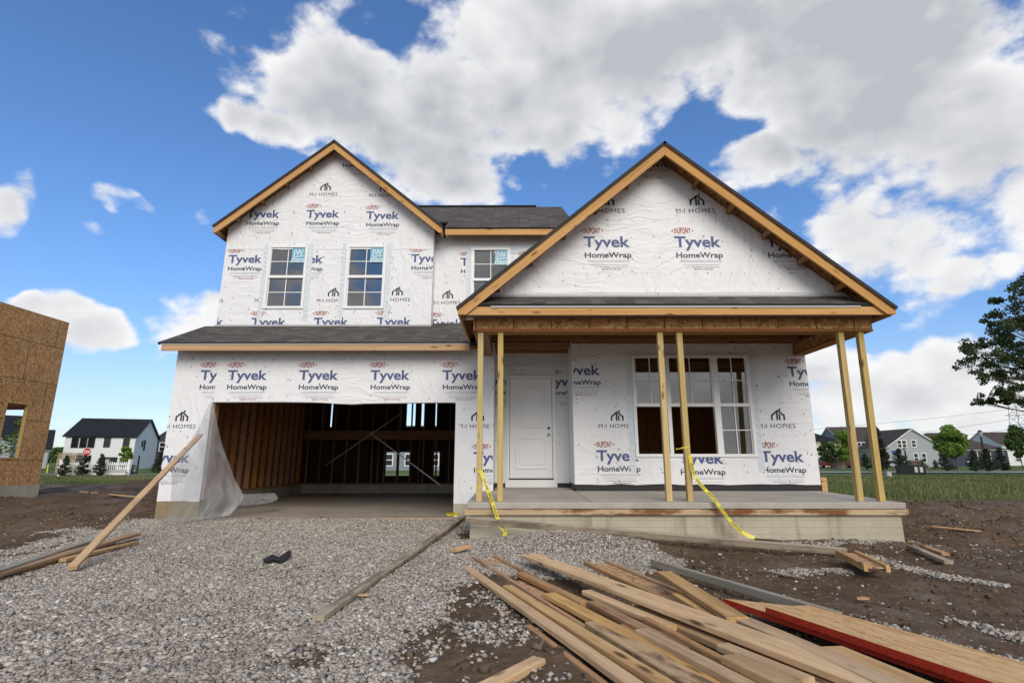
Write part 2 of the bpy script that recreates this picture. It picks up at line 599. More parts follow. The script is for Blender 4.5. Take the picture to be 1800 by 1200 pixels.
# ------------------------------------------------------------------ materials
def wood(name, light, dark, grain=1.0, knots=0.5, stain=None, stain_amt=0.0, rough=0.75, var=0.25, band=45):
    m, nt, b = mat(name)
    o = nt.obj(); r = nt.rand()
    off = nt.node('ShaderNodeCombineXYZ')
    nt.put(off.inputs[0], nt.m('MULTIPLY', r, 37.0)); nt.put(off.inputs[1], nt.m('MULTIPLY', r, 11.0)); nt.put(off.inputs[2], nt.m('MULTIPLY', r, 5.0))
    oo = nt.v('ADD', o, off.outputs[0])
    wob = nt.noise(nt.v('MULTIPLY', oo, (0.9, 6, 6)), 1.0, 2, 0.5)
    g = nt.noise(nt.v('MULTIPLY', oo, (0.7, band, band)), 1.0, 5, 0.62, 0.9)
    fine = nt.noise(nt.v('MULTIPLY', oo, (4, 230, 230)), 1.0, 3, 0.6)
    g = nt.m('ADD', nt.m('MULTIPLY', g, 0.7), nt.m('MULTIPLY', fine, 0.3))
    col = nt.ramp(g, [(0.34, dark), (0.62, light)])
    mid = tuple((a * .75 + c * .25) for a, c in zip(light, dark))
    col = nt.mix(nt.ss(wob, 0.35, 0.7, 0.0, 0.5), col, mid)
    if knots:
        kv = nt.v('MULTIPLY', oo, (2.6, 9.0, 9.0))
        kd = nt.voro(kv, 1.0)
        ring = nt.ss(kd, 0.27, 0.09)
        keep = nt.ss(nt.noise(nt.v('MULTIPLY', oo, (2.6, 9, 9)), 0.6, 1), 0.44, 0.54)
        col = nt.mix(nt.m('MULTIPLY', nt.m('MULTIPLY', ring, keep), knots), col, tuple(c * .25 for c in dark))
    if stain is not None:
        sn = nt.noise(nt.v('MULTIPLY', oo, (1.6, 6, 6)), 1.0, 5, 0.65)
        col = nt.mix(nt.m('MULTIPLY', nt.ss(sn, 0.46, 0.62), stain_amt), col, stain)
    # each board its own tone
    hsv = nt.node('ShaderNodeHueSaturation')
    nt.put(hsv.inputs['Color'], col)
    nt.put(hsv.inputs['Value'], nt.m('MULTIPLY_ADD', r, 2 * var, 1 - var))
    nt.put(hsv.inputs['Saturation'], nt.m('MULTIPLY_ADD', nt.m('FRACT', nt.m('MULTIPLY', r, 7.3)), 0.3, 0.85))
    nt.put(b.inputs['Base Color'], hsv.outputs[0])
    b.inputs['Roughness'].default_value = rough
    b.inputs['Specular IOR Level'].default_value = 0.25
    nt.put(b.inputs['Normal'], nt.bump(g, 0.25 * grain, 0.004))
    return m


def osb(name, light, mid, dark, scale=26.0, seams=None, rough=0.8, axes=(0, 2), stretch=1.0):
    m, nt, b = mat(name)
    o = nt.obj()
    d = nt.v('ADD', o, nt.v('SCALE', nt.v('SUBTRACT', nt.noise(o, 9, 3, out=1), (.5, .5, .5)), 0.09))
    a = nt.voro(nt.mapv(d, (scale * stretch, scale, scale * .45), rot=(0.3, 0.5, 0.4) if stretch == 1 else (0, 0, .06)), 1.0, out='Color')
    c = nt.voro(nt.mapv(d, (scale * .4 * stretch, scale, scale * 1.1), rot=(0.2, -.6, 1.0) if stretch == 1 else (0, 0, -.09), loc=(3, 1, 2)), 1.0, out='Color')
    s1 = nt.node('ShaderNodeSeparateColor'); nt.put(s1.inputs[0], a)
    s2 = nt.node('ShaderNodeSeparateColor'); nt.put(s2.inputs[0], c)
    f = nt.m('ADD', nt.m('MULTIPLY', s1.outputs[0], 0.5), nt.m('MULTIPLY', s2.outputs[1], 0.5))
    f = nt.m('ADD', f, nt.m('MULTIPLY', nt.m('SUBTRACT', nt.noise(o, 1.1, 4), 0.5), 0.5))
    col = nt.ramp(f, [(0.12, dark), (0.45, mid), (0.85, light)])
    chips = nt.ss(nt.noise(o, scale * 1.2, 2, 0.5), 0.66, 0.74)
    col = nt.mix(nt.m('MULTIPLY', chips, 0.55), col, tuple(q * .3 for q in dark))
    if seams is not None:
        sv = nt.node('ShaderNodeSeparateXYZ'); nt.put(sv.inputs[0], o)
        cb = nt.node('ShaderNodeCombineXYZ'); nt.put(cb.inputs[0], sv.outputs[axes[0]]); nt.put(cb.inputs[1], sv.outputs[axes[1]])
        br = nt.node('ShaderNodeTexBrick'); nt.put(br.inputs['Vector'], cb.outputs[0])
        br.offset = seams[2]; br.inputs['Scale'].default_value = 1.0
        br.inputs['Brick Width'].default_value = seams[0]; br.inputs['Row Height'].default_value = seams[1]
        br.inputs['Mortar Size'].default_value = 0.010; br.inputs['Mortar Smooth'].default_value = 0.1
        col = nt.mix(nt.m('MULTIPLY', br.outputs['Fac'], 0.8), col, (0.02, 0.012, 0.006))
    nt.put(b.inputs['Base Color'], col)
    b.inputs['Roughness'].default_value = rough
    b.inputs['Specular IOR Level'].default_value = 0.2
    nt.put(b.inputs['Normal'], nt.bump(f, 0.25, 0.004))
    return m


M = {}
M['fascia'] = wood('fascia_pine', (0.60, 0.36, 0.15), (0.40, 0.20, 0.068), knots=0.75, var=0.09, band=22)
M['insideshade'] = plain('shade_toned_sheathing', (0.05, 0.028, 0.016), 0.9, 0.3, 6)  # sheathing at the garage rear, deep interior shade put into its colour
M['shadestud'] = wood('shaded_stud_pine', (0.31, 0.155, 0.07), (0.20, 0.09, 0.04), knots=0.4, var=0.15)  # stud pine darkened in colour to stand for shade inside the garage
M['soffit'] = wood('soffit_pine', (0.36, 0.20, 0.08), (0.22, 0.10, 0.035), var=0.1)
M['post'] = wood('treated_pine', (0.58, 0.43, 0.16), (0.37, 0.245, 0.075), knots=0.8, var=0.08, band=26)
M['pile'] = wood('sawn_pine', (0.63, 0.425, 0.220), (0.39, 0.222, 0.096), knots=0.95, var=0.15, stain=(0.22, 0.13, 0.06), stain_amt=0.35, band=26)
M['bark'] = wood('waney_pine', (0.57, 0.38, 0.19), (0.40, 0.24, 0.11), knots=0.8, var=0.1, stain=(0.10, 0.055, 0.03), stain_amt=0.9)
M['brownboard'] = wood('browned_pine', (0.48, 0.29, 0.15), (0.30, 0.165, 0.08), knots=0.5, var=0.12, stain=(0.16, 0.09, 0.045), stain_amt=0.5)
M['grey'] = wood('weathered_pine', (0.36, 0.35, 0.30), (0.19, 0.185, 0.155), knots=0.4, var=0.1, stain=(0.27, 0.19, 0.11), stain_amt=0.5)
M['drive'] = wood('muddied_pine', (0.43, 0.35, 0.25), (0.24, 0.18, 0.115), knots=0.3, var=0.05, stain=(0.13, 0.085, 0.05), stain_amt=0.7)
M['rust'] = wood('stained_form_board', (0.52, 0.40, 0.26), (0.36, 0.25, 0.14), knots=0.3, var=0.03, stain=(0.17, 0.062, 0.022), stain_amt=0.95)
M['stud'] = wood('stud_pine', (0.50, 0.25, 0.105), (0.32, 0.14, 0.055), knots=0.4, var=0.15)
M['osb'] = osb('osb', (0.52, 0.30, 0.13), (0.33, 0.165, 0.062), (0.15, 0.062, 0.022))
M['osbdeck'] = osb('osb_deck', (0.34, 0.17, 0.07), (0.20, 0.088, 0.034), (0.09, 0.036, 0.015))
M['osbwall'] = osb('osb_wall', (0.68, 0.41, 0.19), (0.47, 0.255, 0.105), (0.27, 0.13, 0.05), scale=34, seams=(2.44, 1.22, 0.37), axes=(1, 2))
M['osbbeam'] = osb('osb_beam', (0.74, 0.46, 0.20), (0.56, 0.30, 0.115), (0.32, 0.145, 0.05), scale=36, seams=(0.62, 5.0, 0.0))
M['osblight'] = osb('osb_web', (0.60, 0.41, 0.24), (0.43, 0.255, 0.13), (0.24, 0.12, 0.055), scale=30)
M['lvl_'] = wood('laminated_top', (0.60, 0.385, 0.185), (0.35, 0.185, 0.070), knots=0.0, var=0.05, band=60, stain=(0.30, 0.15, 0.055), stain_amt=0.4)
M['lvl'] = osb('strand_sheet', (0.64, 0.43, 0.22), (0.55, 0.345, 0.160), (0.42, 0.235, 0.10), scale=60, stretch=0.10)
M['red'] = plain('red_edge_paint', (0.50, 0.036, 0.010), 0.6, 0.3, 30, 0.3)
M['redline'] = plain('red_seal', (0.34, 0.06, 0.02), 0.6, 0.3, 20)
M['white'] = plain('white_vinyl', (0.80, 0.80, 0.79), 0.4, 0.02, 4)
M['doorpaint'] = plain('white_door_paint', (0.82, 0.82, 0.81), 0.42, 0.02, 3)
M['black'] = plain('black_membrane', (0.012, 0.012, 0.013), 0.55, 0.4, 12, 0.3)
M['metal'] = plain('galvanised_steel', (0.45, 0.46, 0.47), 0.4, 0.1, 20, 0, 0.9)
M['steel'] = plain('satin_nickel', (0.5, 0.5, 0.5), 0.3, 0.05, 20, 0, 1.0)
M['darkmetal'] = plain('black_painted_metal', (0.015, 0.015, 0.016), 0.4, 0.2, 10)
M['yellow'] = plain('yellow_tape', (0.62, 0.53, 0.03), 0.35, 0.08, 20)
M['ink'] = plain('black_ink', (0.02, 0.02, 0.02), 0.5, 0.1, 10)
M['drip'] = plain('black_shingle_edge', (0.022, 0.022, 0.024), 0.8, 0.4, 60)
M['flash'] = plain('grey_metal_flashing', (0.36, 0.36, 0.36), 0.5, 0.05, 6)
M['blue'] = plain('sticker_blue', (0.17, 0.42, 0.56), 0.4, 0.04, 6)
M['paleblue'] = plain('sticker_band', (0.55, 0.74, 0.80), 0.4, 0.04, 6)
M['soil'] = plain('clod_soil', (0.075, 0.046, 0.028), 0.95, 0.35, 30, 0.4)


def wrapmat(name, col, rough=0.5):
    m, nt, b = mat(name)
    o = nt.obj()
    d = nt.v('ADD', o, nt.v('SCALE', nt.v('SUBTRACT', nt.noise(o, 1.3, 3, out=1), (.5, .5, .5)), 0.55))
    wv = nt.noise(nt.mapv(d, (0.8, 1, 4.2), rot=(0, 0.5, 0)), 1.2, 4, 0.5)
    w2 = nt.noise(nt.mapv(d, (4.0, 1, 0.8), rot=(0, 0.35, 0)), 1.2, 4, 0.5)
    ridge = nt.m('SUBTRACT', 1.0, nt.m('ABSOLUTE', nt.m('MULTIPLY_ADD', wv, 2.0, -1.0)))
    ridge = nt.m('POWER', ridge, 7.0)
    r2 = nt.m('POWER', nt.m('SUBTRACT', 1.0, nt.m('ABSOLUTE', nt.m('MULTIPLY_ADD', w2, 2.0, -1.0))), 7.0)
    sel = nt.ss(nt.noise(o, 0.55, 2), 0.42, 0.6)
    h = nt.m('ADD', nt.m('ADD', nt.m('MULTIPLY', ridge, sel), nt.m('MULTIPLY', r2, nt.m('SUBTRACT', 1.0, sel))), nt.m('MULTIPLY', nt.noise(d, 9, 4, 0.6), 0.28))
    mot = nt.noise(o, 3.0, 5, 0.6)
    nt.put(b.inputs['Base Color'], nt.mix(nt.ss(mot, 0.3, 0.7, 0.0, 0.10), col, tuple(c * 0.72 for c in col)))
    b.inputs['Roughness'].default_value = rough
    b.inputs['Specular IOR Level'].default_value = 0.3
    nt.put(b.inputs['Normal'], nt.bump(h, 0.5, 0.018))
    return m


M['wrap'] = wrapmat('house_wrap', (0.77, 0.775, 0.785))
M['tyblue'] = wrapmat('print_blue', (0.085, 0.11, 0.24))
M['tydark'] = wrapmat('print_slate', (0.055, 0.06, 0.09))
M['tyblack'] = wrapmat('print_black', (0.03, 0.03, 0.032))
M['tyred'] = wrapmat('print_red', (0.33, 0.035, 0.03))
M['tygrey'] = wrapmat('print_grey', (0.33, 0.34, 0.37))
M['tape'] = wrapmat('flashing_tape', (0.66, 0.71, 0.75), 0.35)
M['tapeline'] = plain('tape_dashes', (0.28, 0.32, 0.38), 0.5, 0.2, 9)
M['nail'] = plain('nail_cap', (0.06, 0.065, 0.06), 0.5, 0.3, 20)
M['nailgreen'] = plain('green_nail_cap', (0.10, 0.26, 0.08), 0.5, 0.3, 20)
WRAPSET = [M['wrap'], M['tyblue'], M['tydark'], M['tyblack'], M['tyred'], M['tygrey'], M['nail'], M['nailgreen']]


def shingle(name, c1, c2, bw=0.24, rh=0.127):
    m, nt, b = mat(name)
    uv = nt.node('ShaderNodeUVMap').outputs[0]
    br = nt.node('ShaderNodeTexBrick')
    nt.put(br.inputs['Vector'], nt.v('ADD', uv, nt.v('SCALE', nt.v('SUBTRACT', nt.noise(uv, 6, 2, out=1), (.5, .5, .5)), 0.012)))
    br.offset = 0.37; br.offset_frequency = 1
    br.inputs['Scale'].default_value = 1.0
    br.inputs['Brick Width'].default_value = bw; br.inputs['Row Height'].default_value = rh
    br.inputs['Mortar Size'].default_value = 0.0025; br.inputs['Mortar Smooth'].default_value = 0.2
    br.inputs['Color1'].default_value = (*c1, 1); br.inputs['Color2'].default_value = (*c2, 1)
    br.inputs['Mortar'].default_value = (0.008, 0.008, 0.008, 1)
    gr = nt.noise(uv, 150, 3, 0.7)
    pat = nt.noise(nt.v('MULTIPLY', uv, (2.2, 7.9, 1)), 1.0, 3)
    col = nt.mix(nt.ss(gr, 0.35, 0.7, 0.0, 0.5), br.outputs['Color'], tuple(q * 2.0 for q in c2))
    col = nt.mix(nt.ss(pat, 0.42, 0.62, 0.0, 0.55), col, tuple(q * .55 for q in c1))
    sv0 = nt.node('ShaderNodeSeparateXYZ'); nt.put(sv0.inputs[0], uv)
    rowf = nt.m('FRACT', nt.m('DIVIDE', nt.m('ADD', sv0.outputs[1], nt.m('MULTIPLY', nt.m('SUBTRACT', nt.noise(uv, 9, 2), 0.5), 0.012)), rh))
    col = nt.mix(nt.ss(rowf, 0.16, 0.03, 0.0, 0.8), col, (0.012, 0.011, 0.011))  # shadow below each shingle course, painted in as a dark line
    nt.put(b.inputs['Base Color'], col)
    b.inputs['Roughness'].default_value = 0.9
    b.inputs['Specular IOR Level'].default_value = 0.15
    sv = nt.node('ShaderNodeSeparateXYZ'); nt.put(sv.inputs[0], uv)
    saw = nt.m('FRACT', nt.m('DIVIDE', sv.outputs[1], rh))
    h = nt.m('ADD', nt.m('MULTIPLY', nt.m('SUBTRACT', 1.0, saw), 1.0), nt.m('MULTIPLY', gr, 0.4))
    h = nt.m('ADD', h, nt.m('MULTIPLY', br.outputs['Fac'], -0.6))
    nt.put(b.inputs['Normal'], nt.bump(h, 0.8, 0.012))
    return m


M['shingle'] = shingle('asphalt_shingle', (0.150, 0.130, 0.112), (0.050, 0.046, 0.044))
M['farshingle_dark'] = shingle('far_shingle_dark', (0.022, 0.024, 0.030), (0.016, 0.017, 0.022), 0.6, 0.3)
M['farshingle_brown'] = shingle('far_shingle_brown', (0.085, 0.068, 0.060), (0.060, 0.049, 0.045), 0.6, 0.3)


def siding(name, col):
    m, nt, b = mat(name)
    o = nt.obj()
    s = nt.node('ShaderNodeSeparateXYZ'); nt.put(s.inputs[0], o)
    saw = nt.m('FRACT', nt.m('DIVIDE', s.outputs[2], 0.16))
    n = nt.noise(o, 2.0, 3)
    c = nt.mix(nt.ss(n, 0.3, 0.7, 0, 0.12), col, tuple(q * .8 for q in col))
    nt.put(b.inputs['Base Color'], c)
    b.inputs['Roughness'].default_value = 0.6
    nt.put(b.inputs['Normal'], nt.bump(saw, 0.5, 0.02))
    return m


M['side_white'] = siding('white_siding', (0.70, 0.71, 0.72))
M['side_grey'] = siding('grey_green_siding', (0.32, 0.35, 0.36))
M['side_navy'] = siding('navy_siding', (0.028, 0.036, 0.060))
M['side_cream'] = siding('cream_siding', (0.58, 0.55, 0.47))
M['side_slate'] = siding('slate_siding', (0.20, 0.23, 0.28))
M['side_dove'] = siding('dove_siding', (0.40, 0.41, 0.42))


def concrete(name, col, form=False, broom=False, var=0.22):
    m, nt, b = mat(name)
    o = nt.obj()
    n1 = nt.noise(o, 1.6, 6, 0.62)
    n2 = nt.noise(o, 28, 4, 0.6)
    c = nt.ramp(n1, [(0.3, tuple(q * (1 - var) for q in col)), (0.7, tuple(q * (1 + var * .6) for q in col))])
    c = nt.mix(nt.ss(n2, 0.35, 0.65, 0.0, 0.25), c, tuple(q * .7 for q in col))
    h = n2
    if form:
        s = nt.node('ShaderNodeSeparateXYZ'); nt.put(s.inputs[0], o)
        cb = nt.node('ShaderNodeCombineXYZ')
        nt.put(cb.inputs[0], nt.m('ADD', s.outputs[0], s.outputs[1])); nt.put(cb.inputs[1], s.outputs[2])
        br = nt.node('ShaderNodeTexBrick'); nt.put(br.inputs['Vector'], nt.v('ADD', cb.outputs[0], nt.v('SCALE', nt.v('SUBTRACT', nt.noise(o, 3, 2, out=1), (.5, .5, .5)), .008)))
        br.inputs['Scale'].default_value = 1; br.inputs['Brick Width'].default_value = 2.42; br.inputs['Row Height'].default_value = 0.098
        br.offset = 0.0
        br.inputs['Mortar Size'].default_value = 0.004; br.inputs['Mortar Smooth'].default_value = 0.6
        c = nt.mix(nt.m('MULTIPLY', br.outputs['Fac'], 0.5), c, tuple(q * .45 for q in col))
        drip = nt.noise(nt.v('MULTIPLY', o, (3.0, 3.0, 0.35)), 1.6, 4, 0.6)
        c = nt.mix(nt.ss(drip, 0.50, 0.75, 0, 0.55), c, (0.17, 0.125, 0.07))
        h = nt.m('ADD', nt.m('MULTIPLY', h, 0.4), nt.m('MULTIPLY', br.outputs['Fac'], -1.0))
    nt.put(b.inputs['Base Color'], c)
    b.inputs['Roughness'].default_value = 0.85
    b.inputs['Specular IOR Level'].default_value = 0.25
    nt.put(b.inputs['Normal'], nt.bump(h, 0.35, 0.008))
    return m


M['slab'] = concrete('concrete_slab', (0.41, 0.375, 0.33))
M['found'] = concrete('formed_concrete', (0.46, 0.42, 0.325), form=True)
M['foundtan'] = concrete('tan_formed_concrete', (0.30, 0.24, 0.14), form=True)
M['gfloor'] = concrete('garage_floor', (0.33, 0.28, 0.235))


def glassmat(name, tint=(0.9, 0.95, 0.95), refl=0.16):
    m, nt, b = mat(name)
    nt.n.remove(b)
    out = nt.n['Material Output']
    fr = nt.node('ShaderNodeFresnel'); fr.inputs[0].default_value = 1.5
    fac = nt.m('MULTIPLY_ADD', fr.outputs[0], 1.25, refl, clamp=True)
    t = nt.node('ShaderNodeBsdfTransparent'); nt.put(t.inputs[0], tuple(tint))
    g = nt.node('ShaderNodeBsdfGlossy'); g.inputs['Roughness'].default_value = 0.01
    wob = nt.noise(nt.obj(), 0.9, 2)
    x = nt.node('ShaderNodeMixShader')
    nt.put(x.inputs[0], fac); nt.l.new(t.outputs[0], x.inputs[1]); nt.l.new(g.outputs[0], x.inputs[2])
    nt.l.new(x.outputs[0], out.inputs[0])
    return m


M['glass'] = glassmat('window_glass', (0.8, 0.86, 0.86), 0.17)
M['farglass'] = plain('far_window_glass', (0.012, 0.014, 0.017), 0.08, 0.2, 3)


def poly_sheet(name):
    m, nt, b = mat(name)
    nt.n.remove(b)
    out = nt.n['Material Output']
    o = nt.obj()
    n = nt.noise(nt.v('MULTIPLY', o, (3.5, 3.5, 1.4)), 1.0, 4, 0.55)
    t = nt.node('ShaderNodeBsdfTransparent'); nt.put(t.inputs[0], (0.95, 0.95, 0.96))
    df = nt.node('ShaderNodeBsdfDiffuse'); nt.put(df.inputs[0], (0.66, 0.67, 0.69))
    tl = nt.node('ShaderNodeBsdfTranslucent'); nt.put(tl.inputs[0], (0.6, 0.6, 0.62))
    g = nt.node('ShaderNodeBsdfGlossy'); g.inputs['Roughness'].default_value = 0.35; nt.put(g.inputs[0], (0.9, 0.9, 0.9))
    bp = nt.bump(nt.noise(o, 9, 4, 0.6, 0.8), 0.5, 0.02)
    nt.put(df.inputs['Normal'], bp); nt.put(g.inputs['Normal'], bp)
    a = nt.node('ShaderNodeMixShader'); a.inputs[0].default_value = 0.35
    nt.l.new(df.outputs[0], a.inputs[1]); nt.l.new(tl.outputs[0], a.inputs[2])
    c = nt.node('ShaderNodeMixShader'); c.inputs[0].default_value = 0.07
    nt.l.new(a.outputs[0], c.inputs[1]); nt.l.new(g.outputs[0], c.inputs[2])
    e = nt.node('ShaderNodeMixShader'); nt.put(e.inputs[0], nt.ss(n, 0.3, 0.75, 0.28, 0.56))
    nt.l.new(t.outputs[0], e.inputs[1]); nt.l.new(c.outputs[0], e.inputs[2])
    nt.l.new(e.outputs[0], out.inputs[0])
    return m


M['poly'] = poly_sheet('polythene')


def ground_mat():
    m, nt, b = mat('ground_soil_gravel_grass')
    o = nt.obj()
    at_ = nt.node('ShaderNodeAttribute'); at_.attribute_name = 'mask'
    s = nt.node('ShaderNodeSeparateColor'); nt.put(s.inputs[0], at_.outputs['Color'])
    # soil
    n1 = nt.noise(o, 1.1, 6, 0.62); n2 = nt.noise(o, 11, 6, 0.68); n3 = nt.noise(o, 55, 4, 0.6)
    dirt = nt.ramp(nt.m('ADD', nt.m('MULTIPLY', n1, 0.5), nt.m('MULTIPLY', n2, 0.5)), [(0.32, (0.042, 0.026, 0.014)), (0.50, (0.106, 0.068, 0.039)), (0.70, (0.185, 0.130, 0.082))])
    peb = nt.voro(o, 26, out='Color'); pd = nt.voro(o, 26)
    sp = nt.node('ShaderNodeSeparateColor'); nt.put(sp.inputs[0], peb)
    pm = nt.m('MULTIPLY', nt.ss(sp.outputs[0], 0.88, 0.9), nt.ss(pd, 0.36, 0.26))
    dirt = nt.mix(pm, dirt, (0.27, 0.25, 0.23))
    # stone between the modelled stones
    gv = nt.voro(nt.v('ADD', o, nt.v('SCALE', nt.v('SUBTRACT', nt.noise(o, 30, 2, out=1), (.5, .5, .5)), 0.012)), 42, out='Color')
    gd = nt.voro(o, 42)
    sg = nt.node('ShaderNodeSeparateColor'); nt.put(sg.inputs[0], gv)
    grav = nt.ramp(sg.outputs[0], [(0.0, (0.15, 0.135, 0.12)), (0.5, (0.29, 0.265, 0.24)), (1.0, (0.44, 0.42, 0.40))])
    grav = nt.mix(nt.ss(gd, 0.42, 0.75, 0, 0.8), grav, (0.05, 0.042, 0.035))
    grav = nt.mix(nt.ss(nt.m('ADD', s.outputs[2], nt.m('MULTIPLY', nt.m('SUBTRACT', n2, 0.5), 0.6)), 0.4, 0.62), grav, (0.50, 0.485, 0.455))
    # grass
    g1 = nt.noise(o, 0.35, 5, 0.6); g2 = nt.noise(o, 6, 5, 0.65)
    gras = nt.ramp(nt.m('ADD', nt.m('MULTIPLY', g1, 0.5), nt.m('MULTIPLY', g2, 0.5)), [(0.34, (0.050, 0.075, 0.016)), (0.55, (0.085, 0.125, 0.026)), (0.72, (0.13, 0.15, 0.045))])
    gm = nt.ss(nt.m('ADD', s.outputs[0], nt.m('MULTIPLY', nt.m('SUBTRACT', n2, 0.5), 0.7)), 0.35, 0.6)
    col = nt.mix(gm, dirt, grav)
    rm = nt.ss(nt.m('ADD', s.outputs[1], nt.m('MULTIPLY', nt.m('SUBTRACT', n2, 0.5), 0.8)), 0.35, 0.65)
    col = nt.mix(rm, col, gras)
    nt.put(b.inputs['Base Color'], col)
    wet = nt.m('MULTIPLY', nt.ss(n1, 0.5, 0.62), nt.m('SUBTRACT', 1.0, nt.m('MAXIMUM', gm, rm)))
    nt.put(b.inputs['Roughness'], nt.m('MULTIPLY_ADD', wet, -0.35, 0.92))
    b.inputs['Specular IOR Level'].default_value = 0.25
    h = nt.m('ADD', nt.m('MULTIPLY', n2, 0.7), nt.m('MULTIPLY', n3, 0.25))
    h = nt.m('ADD', h, nt.m('MULTIPLY', nt.m('MULTIPLY', gm, nt.m('SUBTRACT', 0.6, gd)), 0.55))
    nt.put(b.inputs['Normal'], nt.bump(h, 1.0, 0.045))
    return m


M['ground'] = ground_mat()


def stonemat(name, stops, rough=0.85):
    m, nt, b = mat(name)
    at_ = nt.node('ShaderNodeAttribute'); at_.attribute_name = 'tone'
    s = nt.node('ShaderNodeSeparateColor'); nt.put(s.inputs[0], at_.outputs['Color'])
    o = nt.obj()
    c = nt.ramp(s.outputs[0], stops)
    c = nt.mix(nt.ss(nt.noise(o, 90, 3, 0.6), 0.35, 0.7, 0, 0.35), c, (0.16, 0.14, 0.12))
    c = nt.mix(nt.ss(nt.noise(o, 1.3, 4, 0.6), 0.48, 0.68, 0, 0.30), c, (0.20, 0.16, 0.125))
    nt.put(b.inputs['Base Color'], c)
    b.inputs['Roughness'].default_value = rough
    b.inputs['Specular IOR Level'].default_value = 0.3
    return m


M['stone'] = stonemat('limestone', [(0.0, (0.16, 0.135, 0.11)), (0.2, (0.28, 0.24, 0.20)), (0.45, (0.375, 0.338, 0.295)), (0.7, (0.45, 0.42, 0.385)), (0.85, (0.47, 0.385, 0.29)), (1.0, (0.70, 0.67, 0.62))])
M['clod'] = stonemat('soil_clod', [(0.0, (0.038, 0.023, 0.012)), (0.6, (0.082, 0.052, 0.028)), (1.0, (0.15, 0.105, 0.065))], 0.95)


def leafmat(name, lo, hi, trans=0.3):
    m, nt, b = mat(name)
    at_ = nt.node('ShaderNodeAttribute'); at_.attribute_name = 'tone'
    s = nt.node('ShaderNodeSeparateColor'); nt.put(s.inputs[0], at_.outputs['Color'])
    nt.put(b.inputs['Base Color'], nt.ramp(s.outputs[0], [(0.0, lo), (1.0, hi)]))
    b.inputs['Roughness'].default_value = 0.6
    b.inputs['Specular IOR Level'].default_value = 0.25
    tl = nt.node('ShaderNodeBsdfTranslucent'); nt.put(tl.inputs[0], nt.ramp(s.outputs[0], [(0.0, lo), (1.0, hi)]))
    x = nt.node('ShaderNodeMixShader'); x.inputs[0].default_value = trans
    out = nt.n['Material Output']
    nt.l.new(b.outputs[0], x.inputs[1]); nt.l.new(tl.outputs[0], x.inputs[2]); nt.l.new(x.outputs[0], out.inputs[0])
    return m


M['oakleaf'] = leafmat('oak_leaf', (0.026, 0.042, 0.014), (0.10, 0.135, 0.045))
M['brightleaf'] = leafmat('young_leaf', (0.11, 0.20, 0.030), (0.32, 0.44, 0.085), 0.45)
M['midleaf'] = leafmat('mid_leaf', (0.045, 0.085, 0.022), (0.13, 0.19, 0.05))
M['needle'] = leafmat('conifer_needle', (0.016, 0.028, 0.015), (0.060, 0.080, 0.040), 0.15)
M['blade'] = leafmat('grass_blade', (0.080, 0.128, 0.028), (0.28, 0.25, 0.11), 0.42)
M['barkm'] = plain('tree_bark', (0.085, 0.068, 0.052), 0.9, 0.35, 12, 0.5)
M['asphalt'] = plain('far_road', (0.30, 0.29, 0.275), 0.9, 0.08, 2)
M['brick'] = plain('pillar_brick', (0.24, 0.17, 0.125), 0.85, 0.45, 5, 0.4)
M['signred'] = plain('sign_red', (0.42, 0.012, 0.018), 0.4, 0.05, 4)
M['signblue'] = plain('sign_blue', (0.03, 0.07, 0.30), 0.4, 0.05, 4)
M['carred'] = plain('car_dark_red', (0.085, 0.010, 0.014), 0.25, 0.1, 4)
M['rubber'] = plain('tyre', (0.015, 0.015, 0.015), 0.8, 0.1, 8)
M['signblack'] = plain('yard_sign_black', (0.025, 0.027, 0.032), 0.5, 0.15, 5)
M['cupglass'] = glassmat('clear_cup', (0.92, 0.95, 0.95), 0.12)

# ------------------------------------------------------------------ ground sheet
def axis(lo, a, b, hi, step, grow):
    core = list(np.arange(a, b + 1e-6, step))
    left, s, x = [], step, a
    while x > lo:
        s *= grow; x -= s; left.append(x)
    right, s, x = [], step, b
    while x < hi:
        s *= grow; x += s; right.append(x)
    return np.array(left[::-1] + core + right)


xs = axis(-1500, -8.0, 8.5, 1500, 0.055, 1.06)
ys = axis(-300, 2.6, 11.5, 2500, 0.05, 1.05)
GX, GY = np.meshgrid(xs, ys)
gx, gy = GX.ravel(), GY.ravel()
gzv = height(gx, gy)
nx, ny = len(xs), len(ys)
idx = np.arange(nx * ny).reshape(ny, nx)
quads = np.stack([idx[:-1, :-1], idx[:-1, 1:], idx[1:, 1:], idx[1:, :-1]], -1).reshape(-1, 4)
msk = np.zeros((nx * ny, 4)); msk[:, 0] = gravel_mask(gx, gy); msk[:, 1] = grass_mask(gx, gy); msk[:, 2] = dust_mask(gx, gy); msk[:, 3] = 1
ground = np_mesh('ground', np.stack([gx, gy, gzv], 1), quads, M['ground'], smooth=True, attr={'mask': msk})
tag(ground, kind='structure')

# crushed stone and clods
CUBE = np.array([(x, y, z) for z in (-1, 1) for y in (-1, 1) for x in (-1, 1)], float)
CUBEF = np.array([(0, 2, 3, 1), (4, 5, 7, 6), (0, 1, 5, 4), (2, 6, 7, 3), (0, 4, 6, 2), (1, 3, 7, 5)])


def rotmats(n):
    q = rng.normal(size=(n, 4)); q /= np.linalg.norm(q, axis=1)[:, None]
    w, x, y, z = q.T
    return np.stack([np.stack([1 - 2 * (y * y + z * z), 2 * (x * y - z * w), 2 * (x * z + y * w)], -1),
                     np.stack([2 * (x * y + z * w), 1 - 2 * (x * x + z * z), 2 * (y * z - x * w)], -1),
                     np.stack([2 * (x * z - y * w), 2 * (y * z + x * w), 1 - 2 * (x * x + y * y)], -1)], 1)


